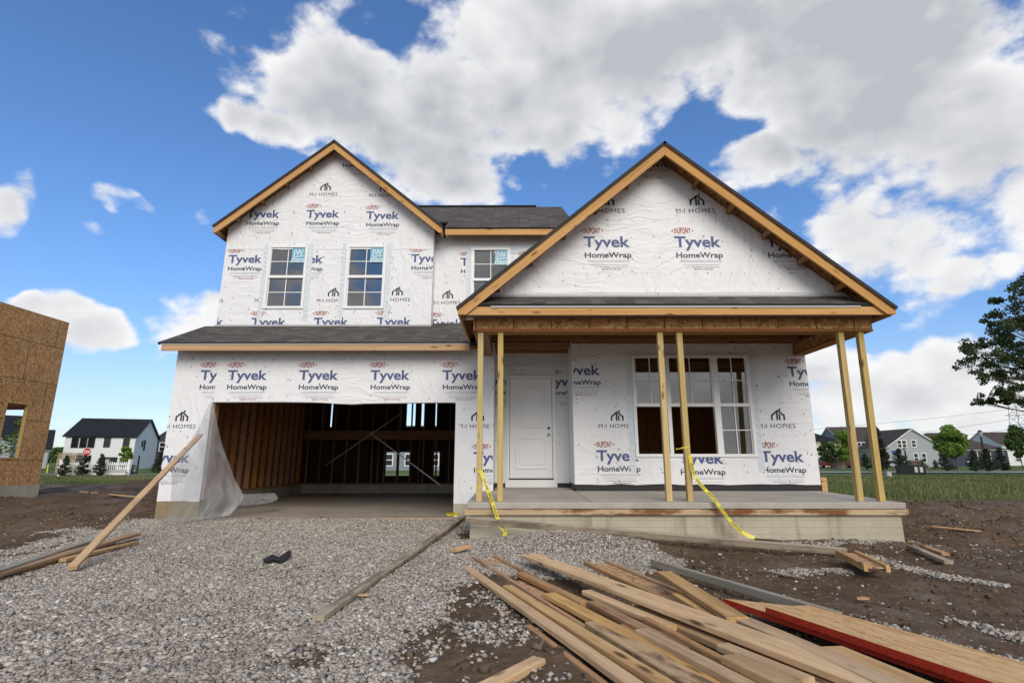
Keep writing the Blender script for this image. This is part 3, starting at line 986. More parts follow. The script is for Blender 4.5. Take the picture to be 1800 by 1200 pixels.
def stones(name, x, y, size, m, sink=0.15, flat=0.62, zoff=0.0):
    n = len(x)
    base = CUBE[None] * (0.5 + 0.28 * (rng.random((n, 8, 3)) - 0.5) * 2)
    base *= np.stack([np.ones(n), 0.55 + 0.4 * rng.random(n), 0.4 + 0.35 * rng.random(n)], -1)[:, None]
    Rm = rotmats(n)
    V = np.einsum('nij,nkj->nki', Rm, base) * size[:, None, None]
    V[:, :, 2] *= flat
    z = height(x, y) + size * (0.28 - sink) + zoff
    V += np.stack([x, y, z], -1)[:, None]
    Fc = (CUBEF[None] + (np.arange(n) * 8)[:, None, None]).reshape(-1, 4)
    tone = np.repeat(rng.random(n), 8)
    col = np.ones((n * 8, 4)); col[:, 0] = tone; col[:, 1] = tone; col[:, 2] = tone
    return np_mesh(name, V.reshape(-1, 3), Fc, m, attr={'tone': col})


def scatter(n, x0, x1, y0, y1, dens):
    x = rng.uniform(x0, x1, n); y = rng.uniform(y0, y1, n)
    k = (np.abs(x) < 1.03 * y * 0.98 + 0.5) & (rng.random(n) < dens(x, y))
    return x[k], y[k]


def house_clear(x, y):
    return ~(((x > -0.72) & (x < 5.85) & (y > 8.12)) | ((y > 10.3) & (x > -6.85) & (x < 6)))


gx1, gy1 = scatter(400000, -8, 7.5, 2.5, 10.4, lambda x, y: gravel_mask(x, y) ** 1.3 * (1 - .72 * dust_mask(x, y)) * house_clear(x, y) * np.where(y < 5.5, 1.0, 0.8))
sz = 0.013 + 0.022 * rng.random(len(gx1)) ** 1.6 + 0.012 * (rng.random(len(gx1)) > 0.96)
tag(stones('gravel', gx1, gy1, sz * 1.0, M['stone'], zoff=0.004), kind='stuff')
gx2, gy2 = scatter(30000, -9, 10, 2.6, 14, lambda x, y: 0.30 * (1 - gravel_mask(x, y)) * house_clear(x, y) * sst(0.35, 0.7, fbm(x * 1.2 + 3, y * 1.2, 3)) * 2)
tag(stones('loose_stones', gx2, gy2, 0.008 + 0.034 * rng.random(len(gx2)) ** 3, M['stone'], sink=0.22), kind='stuff')
gx3, gy3 = scatter(60000, -16, 14, 2.6, 24, lambda x, y: (1 - gravel_mask(x, y)) * (1 - grass_mask(x, y)) * house_clear(x, y) * sst(0.42, 0.66, fbm(x * 1.6, y * 2.4, 3)))
tag(stones('soil_clods', gx3, gy3, 0.015 + 0.05 * rng.random(len(gx3)) ** 3, M['clod'], sink=0.2, flat=0.75), kind='stuff')


# ------------------------------------------------------------------ grass and weeds
def blades(name, x, y, h, w, m, lean=0.35):
    n = len(x)
    a = rng.uniform(0, 2 * math.pi, n)
    dx, dy = np.cos(a) * w, np.sin(a) * w
    z = height(x, y) - 0.01
    lx, ly = (rng.random((2, n)) - 0.5) * 2 * lean * h
    V = np.zeros((n, 4, 3))
    V[:, 0] = np.stack([x - dx, y - dy, z], -1); V[:, 1] = np.stack([x + dx, y + dy, z], -1)
    V[:, 2] = np.stack([x + dx * .3 + lx, y + dy * .3 + ly, z + h], -1); V[:, 3] = np.stack([x - dx * .3 + lx, y - dy * .3 + ly, z + h], -1)
    Fc = np.arange(n * 4).reshape(n, 4)
    t = np.repeat(np.clip(0.45 * rng.random(n) + 1.3 * (fbm(x * 0.35, y * 0.35, 3) - .25), 0, 1), 4)
    col = np.ones((n * 4, 4)); col[:, 0] = t
    return np_mesh(name, V.reshape(-1, 3), Fc, m, attr={'tone': col})


n = 90000
x = rng.uniform(5, 60, n); y = 15 + 38 * rng.random(n) ** 1.4
k = (rng.random(n) < grass_mask(x, y)) & (x < y * 1.1) & (x > y * .5)
x, y = x[k], y[k]
tag(blades('field_grass', x, y, (0.05 + 0.22 * rng.random(len(x)) ** 2.2) * (0.2 + 1.5 * fbm(x * .3, y * .3, 3) ** 1.5) * sst(50, 40, y), 0.012 + y * 0.0007, M['blade']), kind='stuff')
n = 50000
x = rng.uniform(-60, -6, n); y = rng.uniform(25, 48, n)
k = (rng.random(n) < grass_mask(x, y)) & (x > -y * 1.1)
x, y = x[k], y[k]
tag(blades('verge_grass', x, y, 0.05 + 0.10 * rng.random(len(x)), 0.012 + y * 0.0006, M['blade']), kind='stuff')

# far road and pavement strips (sheets a few mm proud of the ground)
def strip(name, pts, w, m, dz=0.03):
    mb = MB()
    for (x0, y0), (x1, y1) in zip(pts[:-1], pts[1:]):
        nn = 24
        for i in range(nn):
            a, b_ = i / nn, (i + 1) / nn
            q = [(x0 + (x1 - x0) * t, y0 + (y1 - y0) * t) for t in (a, b_)]
            mb.quad(*[(qx, qy + s, max(hz(qx, qy + s), hz(qx, qy)) + dz) for (qx, qy), s in ((q[0], 0), (q[1], 0), (q[1], w), (q[0], w))])
    return tag(mb.build(name, m), kind='structure')


strip('road', [(14, 53.5), (130, 55)], 6.0, M['asphalt'], 0.06)
strip('footpath', [(-130, 52), (-8, 50)], 1.8, M['asphalt'], 0.06)

# ====================================================================== the house under construction
house = empty('house_under_construction', (0, 10.4, -1.1),
              'unfinished two-storey house in printed white wrap with open garage and timber porch', 'house')
YG, YB, YD, YU, YR = 10.40, 10.40, 11.30, 11.60, 11.90


def prism(mb, poly, y0, y1, mi=0):
    n = len(poly)
    a = [(x, y0, z) for x, z in poly]; b = [(x, y1, z) for x, z in poly]
    mb.poly(a, mi); mb.poly(b[::-1], mi)
    for i in range(n):
        j = (i + 1) % n
        mb.quad(a[j], a[i], b[i], b[j], mi)


def hpart(name, mb, mats, parent=house, smooth=False):
    return mb.build(name, mats, parent, smooth)


class Wall:
    """a wrapped wall in the plane Y, with its printing and nail caps in the same mesh."""

    def __init__(self, Y, outer, holes=(), thick=0.14, planes=()):
        self.Y, self.mb, self.outer, self.holes, self.planes = Y, MB(), outer, list(holes), list(planes)
        mb = self.mb
        loops = [[Vector((x, z, 0)) for x, z in lp] for lp in [outer] + self.holes]
        pts = [p for lp in [outer] + self.holes for p in lp]
        tris = tessellate_polygon(loops)
        for t in tris:
            q = [pts[i] for i in t]
            if (q[1][0] - q[0][0]) * (q[2][1] - q[0][1]) - (q[1][1] - q[0][1]) * (q[2][0] - q[0][0]) < 0: q = q[::-1]
            mb.poly([(x, Y, z) for x, z in q], 0)
            mb.poly([(x, Y + thick, z) for x, z in q[::-1]], 8)
        for lp in [outer] + self.holes:
            for i in range(len(lp)):
                (xa, za), (xb, zb) = lp[i], lp[(i + 1) % len(lp)]
                mb.quad((xa, Y, za), (xb, Y, zb), (xb, Y + thick, zb), (xa, Y + thick, za), 0)

    def put(self, V, Fc, X0, Z0, sx, sy, mi, clips=(), dy=0.003):
        V = [(X0 + v[0] * sx, Z0 + v[1] * sy) for v in V]
        xs_ = [p[0] for p in self.outer]; zs_ = [p[1] for p in self.outer]
        lim = [((min(xs_) + .002, 0), (-1, 0)), ((max(xs_) - .002, 0), (1, 0)), ((0, min(zs_) + .02), (0, -1)), ((0, max(zs_)), (0, 1))]
        V, Fc = clip2d(V, Fc, list(clips) + self.planes + lim)
        parts = [(V, Fc)]
        for h in self.holes:
            hx0, hx1 = min(p[0] for p in h), max(p[0] for p in h); hz0, hz1 = min(p[1] for p in h), max(p[1] for p in h)
            nxt = []
            for v_, f_ in parts:
                if not f_: continue
                if max(q[0] for q in v_) <= hx0 or min(q[0] for q in v_) >= hx1 or max(q[1] for q in v_) <= hz0 or min(q[1] for q in v_) >= hz1:
                    nxt.append((v_, f_)); continue
                L_, R_ = ((hx0, 0), (1, 0)), ((hx1, 0), (-1, 0))
                L2, R2 = ((hx0, 0), (-1, 0)), ((hx1, 0), (1, 0))
                for pl_ in ([L_], [R_], [L2, R2, ((0, hz0), (0, 1))], [L2, R2, ((0, hz1), (0, -1))]): nxt.append(clip2d(v_, f_, pl_))
            parts = nxt
        for v_, f_ in parts:
            n = len(self.mb.v)
            self.mb.v += [(x, self.Y - dy, z) for x, z in v_]
            for f in f_:
                self.mb.f.append(tuple(n + i for i in f)); self.mb.mi.append(mi)

    def text(self, s, X0, Z0, width, cap, mi, clips=(), offset=0.0, space=1.0):
        V, Fc, w = glyphs(s, offset, space)
        self.put(V, Fc, X0, Z0, width / w, cap / CAP, mi, clips)

    def clip_px(self, py, xl=None, xr=None, top=None, bot=None):
        c = []
        if xl is not None: c.append(((at(xl, py, self.Y).x, 0), (-1, 0)))
        if xr is not None: c.append(((at(xr, py, self.Y).x, 0), (1, 0)))
        if top is not None: c.append(((0, at(900, top, self.Y).z), (0, 1)))
        if bot is not None: c.append(((0, at(900, bot, self.Y).z), (0, -1)))
        return c

    def maker(self, px, py, W=0.79, xl=None, xr=None, top=None, bot=None, dupont=True, fine=True):
        p = at(px, py, self.Y)
        X, Z = p.x, p.z
        c = self.clip_px(py, xl, xr, top, bot)
        self.text('Tyvek', X, Z, W, 0.235 * W, 1, c, 0.026)
        self.text('HomeWrap', X + 0.02 * W, Z - 0.245 * W, 1.0 * W, 0.118 * W, 2, c, 0.022)
        if dupont:
            V, Fc, w = glyphs('DUPONT', 0.024, 1.05)
            V2 = []
            for (x, y) in V:
                t = (x / w) * 2 - 1
                V2.append((x, (y - CAP / 2) * (1.22 - 0.42 * t * t)))
            self.put(V2, Fc, X + 0.01 * W, Z + 0.375 * W, 0.36 * W / w, 0.115 * W / CAP, 4, c)
            for s, ox in ((-1, -0.02), (1, 0.40)):
                self.put([(ox, -0.028), (ox, 0.028), (ox + s * 0.035, 0)], [(0, 1, 2)], X, Z + 0.375 * W, W, W, 4, c)
        if fine:
            for dz, a, b in ((-0.315, 0.10, 1.0), (-0.345, 0.08, 0.98), (-0.41, 0.15, 0.93)):
                self.put([(a, 0), (b, 0), (b, 0.007), (a, 0.007)], [(0, 1, 2, 3)], X, Z + dz * W, W, W, 5, c)
            self.text('Call 1-800-448-9835  tyvek.com/homewrap', X + 0.22 * W, Z - 0.468 * W, 0.70 * W, 0.022 * W, 2, c)
            self.text('MADE IN THE USA', X + 0.38 * W, Z - 0.520 * W, 0.40 * W, 0.032 * W, 4, c, 0.004)

    def homes(self, px, py, W=0.67, xl=None, xr=None, top=None, bot=None):
        p = at(px, py, self.Y)
        X, Z = p.x, p.z
        c = self.clip_px(py, xl, xr, top, bot)
        self.text('M', X, Z, 0.12 * W, 0.115 * W, 3, c)
        self.put([(0.150, -0.01), (0.162, -0.01), (0.200, 0.085), (0.188, 0.085)], [(0, 1, 2, 3)], X, Z, W, W, 3, c)
        self.text('I', X + 0.215 * W, Z, 0.018 * W, 0.115 * W, 3, c)
        self.text('HOMES', X + 0.33 * W, Z, 0.67 * W, 0.115 * W, 3, c, 0, 1.12)
        a, b, z0 = 0.365, 0.745, 0.21
        m_ = (a + b) / 2
        def pg(pts): self.put(pts, [tuple(range(len(pts)))], X, Z, W, W, 3, c)
        st = 0.048
        pg([(a, z0), (a + st, z0), (a + st, z0 + .11), (a, z0 + .135)])
        pg([(b - st, z0), (b, z0), (b, z0 + .135), (b - st, z0 + .11)])
        pg([(a, z0 + .135), (a + st, z0 + .11), (m_, z0 + .235), (m_, z0 + .285)])
        pg([(m_, z0 + .235), (b - st, z0 + .11), (b, z0 + .135), (m_, z0 + .285)])
        pg([(m_ - .045, z0), (m_ + .003, z0), (m_ + .003, z0 + .238), (m_ - .045, z0 + .222)])
        pg([(m_ + .022, z0), (m_ + .068, z0), (m_ + .068, z0 + .150), (m_ + .022, z0 + .190)])
        pg([(m_ + .040, z0 + .262), (m_ + .085, z0 + .232), (m_ + .085, z0 + .315), (m_ + .040, z0 + .315)])

    def nails(self, n, green=0.0, seed=1):
        rr = random.Random(seed)
        xs_ = [p[0] for p in self.outer]; zs_ = [p[1] for p in self.outer]
        k = 0
        while k < n:
            x = rr.uniform(min(xs_), max(xs_)); z = rr.uniform(min(zs_), max(zs_))
            x = round(x / 0.406) * 0.406 + rr.uniform(-.03, .03) if rr.random() < .75 else x
            k += 1
            if not in_poly(np.array([x]), np.array([z]), self.outer)[0]: continue
            if any(in_poly(np.array([x]), np.array([z]), h)[0] for h in self.holes): continue
            r = 0.011 * rr.uniform(.8, 1.2)
            self.put([(r * math.cos(a * math.pi / 3), r * math.sin(a * math.pi / 3)) for a in range(6)], [tuple(range(6))], x, z, 1, 1, 7 if rr.random() < green else 6, (), 0.005)

    def seam(self, py, x0, x1, seed=0, lip=.007):
        """the lower edge of an overlapping sheet: a wavy lip standing a few mm proud."""
        rr = random.Random(seed); n = 22; z = at(900, py, self.Y).z
        zz = [z + rr.uniform(-.008, .008) for _ in range(n + 1)]
        for i in range(n):
            xa, xb = x0 + (x1 - x0) * i / n, x0 + (x1 - x0) * (i + 1) / n
            Y = self.Y
            self.mb.quad((xa, Y - lip, zz[i]), (xb, Y - lip, zz[i + 1]), (xb, Y - .0015, zz[i + 1] + .09), (xa, Y - .0015, zz[i] + .09), 0)
            self.mb.quad((xa, Y - .0005, zz[i]), (xb, Y - .0005, zz[i + 1]), (xb, Y - lip, zz[i + 1]), (xa, Y - lip, zz[i]), 0)

    def dots(self, py, x0, x1, step=.205):
        z = at(900, py, self.Y).z; x = x0
        while x < x1:
            self.put([(-.006, 0), (.006, 0), (.006, .022), (-.006, .022)], [(0, 1, 2, 3)], x, z, 1, 1, 5); x += step

    def build(self, name):
        return add(name, self.mb.v, self.mb.f, WRAPSET + [M['osbdeck']], house, self.mb.mi)


def rect(x0, x1, z0, z1): return [(x0, z0), (x1, z0), (x1, z1), (x0, z1)]


def wavy(x0, x1, z, amp, n, seed):
    rr = random.Random(seed)
    return [(x0 + (x1 - x0) * i / n, z + amp * (rr.random() - .5) * 2) for i in range(n + 1)]


# ---- garage front wall (one wrapped face with the opening left of the porch)
XL, XGO0, XGO1, XGR = -6.80, -5.985, -1.145, -0.394
ZGO = 1.118
low = wavy(XL, XGO0, -0.765, 0.012, 6, 3)
top_open = [(XGO0, ZGO)] + [(-5.4, 1.120), (-4.6, 1.122), (-3.9, 1.112), (-3.45, 1.085), (-3.2, 1.075), (-2.9, 1.092), (-2.2, 1.100), (-1.6, 1.108)] + [(XGO1, 1.108)]
outer = low + top_open + [(XGO1, -0.808), (XGR, -0.815), (XGR, 2.30), (XL, 2.30)]
w = Wall(YG, outer)
w.maker(351.5, 667.0, xr=380)
for px_ in (399.5, 525.0, 650.8, 777.3): w.maker(px_, 667.0, bot=708 if px_ < 790 else None, xl=383 if px_ < 420 else None)
w.homes(284, 752.5, xl=292)
w.maker(261, 812, xl=284)
w.maker(832, 812, xr=866, xl=802)
w.homes(806, 752, xl=808, xr=862)
w.dots(632, XL + .1, XGR); w.nails(170, 0.05, 4)
w.build('garage_wall')
mb = MB()
mb.box(XL, XGO0, YG + .004, YG + .2, -1.6, -0.75); hpart('foundation', mb, M['foundtan'])
mb = MB()
mb.box(XGO1, -0.40, YG + .004, YG + .2, -1.6, -0.805); hpart('foundation', mb, M['found'])
# jamb and header timbers behind the wrap
mb = MB()
mb.box(XGO0 - .04, XGO0 - .002, YG + .145, YG + .29, -0.75, ZGO + .3)
mb.box(XGO1 + .002, XGO1 + .04, YG + .145, YG + .29, -0.80, ZGO + .3)
mb.box(XGO0, XGO1, YG + .145, YG + .29, ZGO + .012, ZGO + .3)
hpart('opening_frame', mb, M['stud'])

# ---- front room (bay) wall with the big triple window
BW = (2.362, 4.712, 0.056, 2.060)
bx0, bx1 = 1.170, 5.868
low = wavy(bx0, bx1, -0.455, 0.014, 16, 9)
outer = low + [(bx1, 2.36), (bx0, 2.36)]
w = Wall(YB, outer, [rect(BW[0] + .03, BW[1] - .03, BW[2] + .03, BW[3] - .03)])
w.maker(984, 658.5, 0.80, xl=1008)
w.homes(1052.7, 751.7, 0.66, xr=1104)
w.maker(1049, 809.3, 0.82)
w.maker(1194, 814, 0.86)
w.maker(1258, 663, 0.80, xl=1322)
w.maker(1385, 661, 0.80)
w.homes(1333, 752, 0.73)
w.maker(1338, 811, 0.83)
w.dots(701, bx0, bx1); w.dots(766, bx0, bx1); w.nails(150, 0.05, 8)
w.build('front_room_wall')
mb = MB()
mb.poly([(x, YB + .02, z) for x, z in [(bx0 + .01, -0.62)] + [(bx1 - .004, -0.62), (bx1 - .004, -0.36), (bx0 + .01, -0.36)]])
mb.box(bx0 + .012, bx1 - .006, YB + .022, YB + .12, -0.62, -0.36)
hpart('waterproof_strip', mb, M['black'])
mb = MB(); mb.box(5.895, 6.0, 10.42, 10.60, -0.62, -0.33); hpart('form_board_end', mb, M['fascia'])
# side walls, return walls of the entry recess
def xwall(name, X, y0, y1, z0, z1, m, thick=0.1):
    mb = MB(); mb.box(min(X, X + thick), max(X, X + thick), y0, y1, z0, z1); return hpart(name, mb, m)


xwall('entry_return', XGR, YG + .145, YD - .002, -0.53, 2.36, M['wrap'], -0.10)
xwall('entry_return', bx0, YB + .145, YD - .002, -0.53, 2.36, M['wrap'], 0.10)
for xa_, xb_ in ((XGR + .004, XGR + .010), (bx0 - .010, bx0 - .004)):
    mb = MB(); mb.box(xa_, xb_, YG + .1, YD - .004, -0.60, -0.45); hpart('waterproof_strip', mb, M['black'])
# door wall
DX0, DX1, DZ0, DZ1 = -0.084, 0.815, -0.372, 1.712
outer = [(XGR, -0.47), (bx0, -0.47), (bx0, 2.36), (XGR, 2.36)]
w = Wall(YD, outer, [rect(DX0 - .03, DX1 + .03, -0.44, DZ1 + .03)])
w.maker(960.5, 678, 0.79, xl=977)
w.maker(849, 678, 0.79, xl=871, xr=890, dupont=False)
w.nails(40, 0.0, 5)
w.build('entry_wall')
for xa_, xb_ in ((XGR + .002, DX0 - .08), (DX1 + .08, bx0 - .002)):
    mb = MB(); mb.box(xa_, xb_, YD + .02, YD + .1, -.62, -.40); hpart('waterproof_strip', mb, M['black'])

# ---- entry door
dr = MB()
dr.box(DX0, DX1, YD + .005, YD + .045, DZ0, DZ1)
door = hpart('door', dr, M['doorpaint'])
def panel(x0, x1, z0, z1):
    q = MB(); e = .032
    Yp = YD + .005
    q.box(x0, x1, Yp - .020, Yp - .001, z0, z0 + e); q.box(x0, x1, Yp - .020, Yp - .001, z1 - e, z1)
    q.box(x0, x0 + e, Yp - .020, Yp - .001, z0 + e, z1 - e); q.box(x1 - e, x1, Yp - .020, Yp - .001, z0 + e, z1 - e)
    q.box(x0 + .075, x1 - .075, Yp - .014, Yp - .001, z0 + .075, z1 - .075)
    q.build('door_panel', M['doorpaint'], door)
panel(DX0 + .13, DX1 - .13, 0.66, 1.50)
panel(DX0 + .13, DX1 - .13, -0.18, 0.46)
mb = MB(); mb.tube([(DX1 - .07, YD + .005, 0.66), (DX1 - .07, YD - .022, 0.66)], .028, 14); mb.build('deadbolt', M['darkmetal'], door)
mb = MB(); mb.tube([(DX1 - .07, YD + .005, 0.525), (DX1 - .07, YD - .02, 0.525), (DX1 - .07, YD - .03, .525), (DX1 - .07, YD - .06, .525), (DX1 - .07, YD - .075, .525)], [.03, .03, .012, .027, .018], 14); mb.build('door_knob', M['steel'], door, True)
mb = MB(); mb.tube([(0.36, YD + .005, 1.13), (0.36, YD - .004, 1.13)], .008, 8); mb.build('peephole', M['steel'], door)
mb = MB()
mb.box(DX0 - .075, DX0 - .008, YD - .03, YD + .06, -0.40, DZ1 + .075); mb.box(DX1 + .008, DX1 + .075, YD - .03, YD + .06, -0.40, DZ1 + .075)
mb.box(DX0 - .008, DX1 + .008, YD - .03, YD + .06, DZ1 + .006, DZ1 + .075)
hpart('door_frame', mb, M['white'])
mb = MB(); mb.box(DX0 - .02, DX1 + .02, YD - .04, YD + .05, DZ0 - .028, DZ0 - .004); hpart('threshold', mb, M['darkmetal'])
mb = MB(); mb.box(DX0 - .09, DX1 + .09, YD - .045, YD + .03, -0.552, -0.402); hpart('sill_board', mb, M['white'])

# ---- upper gable wall and recessed upper wall
GC, GP, GS = -4.325, 7.535, 0.833               # gable centre, roof-top apex height, slope
def gz(x): return GP - GS * abs(x - GC)
W1 = (-5.770, -4.840, 3.390, 4.942); W2 = (-3.923, -2.990, 3.388, 4.947)
XR_ = -1.890
gl = math.hypot(1, GS)
rk = [((GC, GP - .07), (-GS / gl, 1 / gl)), ((GC, GP - .07), (GS / gl, 1 / gl))]
outer = [(XL, 2.7), (XR_, 2.7), (XR_, gz(XR_) - .07), (GC, GP - .07), (XL, gz(XL) - .07)]
w = Wall(YU, outer, [rect(a + .03, b - .03, c + .03, d - .03) for a, b, c, d in (W1, W2)], planes=rk)
for q in ((433, 382.5), (538.3, 382.3), (643.3, 384.8)): w.maker(*q)
w.maker(602.5, 281.5)
w.homes(544.3, 344.2); w.homes(649, 346)
w.maker(401, 461.7, xl=381); w.maker(508, 462); w.maker(615, 461); w.maker(722.3, 460.3)
w.homes(341, 531.5, xl=383); w.homes(447.3, 531.0); w.homes(556.7, 531.0); w.homes(669.5, 529.5)
w.maker(331, 572.6, xl=381)
for q in ((441, 572.8), (551, 572.4), (661.7, 572.0)): w.maker(*q)
w.seam(438, XL + .02, XR_ - .02, 5); w.dots(452, XL + .1, XR_); w.dots(346, -5.2, -3.4); w.nails(260, 0.05, 2)
w.build('upper_gable_wall')
outer = [(XR_ - .02, 2.7), (1.22, 2.7), (1.22, 5.36), (XR_ - .02, 5.36)]
W3 = (-1.020, -0.075, 3.396, 4.997)
w = Wall(YR, outer, [rect(W3[0] + .03, W3[1] - .03, W3[2] + .03, W3[3] - .03)])
w.maker(809.3, 466.6); w.maker(912, 466); w.homes(759, 534.6); w.maker(753.6, 575)
w.nails(60, 0.05, 3)
w.build('upper_recessed_wall')
xwall('gable_return', XR_, YU + .145, YR - .002, 2.7, 5.36, M['wrap'], -0.1)

# ---- windows
def window(W, Y, cols=2, sticker=True, open_low=False, units=None):
    X0, X1, Z0, Z1 = W
    fr = MB(); e = 0.058; y0, y1 = Y - .028, Y + .07
    fr.box(X0, X1, y0, y1, Z0, Z0 + e); fr.box(X0, X1, y0, y1, Z1 - e, Z1)
    fr.box(X0, X0 + e, y0 + .001, y1, Z0 + e, Z1 - e); fr.box(X1 - e, X1, y0 + .001, y1, Z0 + e, Z1 - e)
    us = units or [(X0 + e, X1 - e, False)]
    for (a, b), (c, d) in zip([(u[0], u[1]) for u in us][:-1], [(u[0], u[1]) for u in us][1:]):
        fr.box(b, c, y0 + .002, y1, Z0 + e, Z1 - e)
    zm = (Z0 + Z1) / 2
    glass = []
    for a, b, opened in us:
        fr.box(a, b, Y - .012, Y + .05, zm - .032, zm + .032)
        for (z0, z1, yy) in ((zm + .032, Z1 - e, Y + .002), (Z0 + e, zm - .032, Y + .022)):
            if opened and z0 < zm:
                continue
            # sash stiles, then the bars between the panes
            fr.box(a, a + .018, yy - .008, yy + .03, z0, z1); fr.box(b - .018, b, yy - .008, yy + .03, z0, z1)
            fr.box((a + b) / 2 - .009, (a + b) / 2 + .009, yy - .002, yy + .012, z0, z1)
            fr.box(a + .018, b - .018, yy - .001, yy + .011, (z0 + z1) / 2 - .009, (z0 + z1) / 2 + .009)
            glass.append((a + .018, b - .018, yy + .016, z0, z1))
    wnd = hpart('window', fr, M['white'])
    for a, b, yy, z0, z1 in glass:
        g = MB(); g.quad((a, yy, z0), (b, yy, z0), (b, yy, z1), (a, yy, z1)); g.build('pane', M['glass'], wnd)
    if sticker:
        xa, xb = X1 - e - .018 - .30, X1 - e - .020
        zt = Z1 - e - .012; zb = zt - .36
        yy = Y - .012
        s = MB()
        s.quad((xa, yy, zb + .09), (xb, yy, zb + .09), (xb, yy, zt), (xa, yy, zt), 0)
        s.quad((xa, yy, zb), (xb, yy, zb), (xb, yy, zb + .09), (xa, yy, zb + .09), 1)
        def tx(t, x, z, width, cap, mi, off=0.0):
            V, Fc, ww = glyphs(t, off)
            n0 = len(s.v); s.v += [(x + v[0] * width / ww, yy - .002, z + v[1] * cap / CAP) for v in V]
            for f in Fc: s.f.append(tuple(n0 + i for i in f)); s.mi.append(mi)
        tx('JW', xa + .03, zb + .185, .24, .135, 2, .004)
        sw = [(xa + .02, zb + .10), (xa + .10, zb + .145), (xa + .18, zb + .165), (xb - .01, zb + .170), (xb - .01, zb + .158), (xa + .18, zb + .148), (xa + .10, zb + .125), (xa + .04, zb + .095)]
        s.poly([(x, yy - .002, z) for x, z in sw], 2)
        tx('JELD-WEN', xa + .02, zb + .03, .26, .035, 3)
        add('sticker', s.v, s.f, [M['blue'], M['paleblue'], M['white'], M['tydark']], wnd, s.mi)
    # flashing tape down both sides and over the head, with its printed dashes
    for k, (xa, xb, za, zb) in enumerate(((X0 - .115, X0 - .004, Z0 - .28, Z1 + .06), (X1 + .004, X1 + .115, Z0 - .28, Z1 + .06))):
        t = MB(); yy = Y - .007
        t.box(xa, xb, yy, Y - .001, za, zb, 0)
        z = za + .05; rr = random.Random(k + int(X0 * 7))
        while z < zb - .12:
            t.quad((xa + .02, yy - .002, z + .085), (xa + .02, yy - .002, z + .078), (xb - .012, yy - .002, z), (xb - .012, yy - .002, z + .007), 1)
            z += 0.155 if X0 > 0 else .11
        add('flashing_tape', t.v, t.f, [M['tape'], M['tapeline']], wnd, t.mi)
    return wnd


window(W1, YU); window(W2, YU); window(W3, YR)
window(BW, YB, sticker=False, units=[(2.42, 3.03, True), (3.10, 3.955, True), (4.07, 4.655, False)])

# ---- roofs
def roof(name, eA, eB, rB, rA, mats=None, thick=0.05, parent=house, gap=0.0):
    eA, eB, rB, rA = map(Vector, (eA, eB, rB, rA))
    nrm = (eB - eA).cross(rA - eA).normalized()
    if nrm.z < 0: nrm = -nrm
    top = [eA, eB, rB, rA]; bot = [p - nrm * thick for p in top]
    ux = (eB - eA).normalized()
    uy = ((rA - eA) - ux * (rA - eA).dot(ux)).normalized()
    uvt = [((p - eA).dot(ux) + 13.0, (p - eA).dot(uy)) for p in top]
    V = top + bot
    Fc = [(0, 1, 2, 3), (7, 6, 5, 4), (0, 4, 5, 1), (1, 5, 6, 2), (2, 6, 7, 3), (3, 7, 4, 0)]
    uv = [uvt, uvt[::-1]] + [[(0, 0)] * 4] * 4
    return add(name, V, Fc, mats or [M['shingle'], M['osbdeck'], M['drip']], parent, [0, 1, 2, 2, 2, 2], uv=uv)


# porch gable roof
PC, PP, PS = 2.572, 5.292, 0.842
def pz(x): return PP - PS * abs(x - PC)
PX0, PX1 = -0.885, 6.035
PY0 = 8.00
roof('porch_roof', (PX0 - .03, PY0 - .03, pz(PX0 - .03)), (PX0 - .03, 11.88, pz(PX0 - .03)), (PC, 11.88, PP), (PC, PY0 - .03, PP))
roof('porch_roof', (PX1 + .03, PY0 - .03, pz(PX1 + .03)), (PX1 + .03, 16.5, pz(PX1 + .03)), (PC, 16.5, PP), (PC, PY0 - .03, PP))
def rake(name, x_e, pc, zf, y0, y1, dep, zbot=None, gap=0.055):
    s = 1 if x_e > pc else -1
    zt = lambda x: zf(x) - gap
    sl = (zf(pc) - zf(x_e)) / abs(x_e - pc)
    zb = zbot if zbot is not None else zt(x_e) - dep * .72
    xl_ = pc + s * (zt(pc) - dep - zb) / sl
    if abs(xl_ - pc) > abs(x_e - pc): xl_ = x_e - s * 1e-3
    g = 0.0015 * s
    poly = [(pc + g, zt(pc)), (x_e, zt(x_e)), (x_e, zb), (xl_, zb), (pc + g, zt(pc) - dep)]
    L = abs(x_e - pc) * math.hypot(1, sl)
    # local frame with X along the board so that the grain runs with it
    mb = MB(); prism(mb, poly, y0, y1)
    o = mb.build(name, M['fascia'])
    a = math.atan2(zt(x_e) - zt(pc), x_e - pc)
    Mx = Matrix.Translation((pc, y0, zt(pc))) @ Matrix.Rotation(-a, 4, 'Y')
    o.data.transform(Mx.inverted())
    o.location = (pc, y0, zt(pc)); o.rotation_euler = (0, -a, 0)
    setpar(o, house)
    return o


rake('rake_board', PX0, PC, pz, PY0, PY0 + .038, 0.195, 2.243)
rake('rake_board', PX1, PC, pz, PY0, PY0 + .038, 0.195, 2.243)
bar('fascia', (PX0 + .02, PY0 + .060, 2.310), (PX1 - .02, PY0 + .060, 2.310), .038, .136, M['fascia'], house)
mb = MB(); mb.box(PX0 + .52, PX1 - .52, PY0 + .030, PY0 + .046, 2.362, 2.392); hpart('drip_edge', mb, M['flash'])
for xx in (PX0 + .019, PX1 - .019):
    bar('fascia', (xx, PY0 + .10, 2.300), (xx, 10.02 if xx < 0 else 16.4, 2.300), .038, .13, M['fascia'], house)
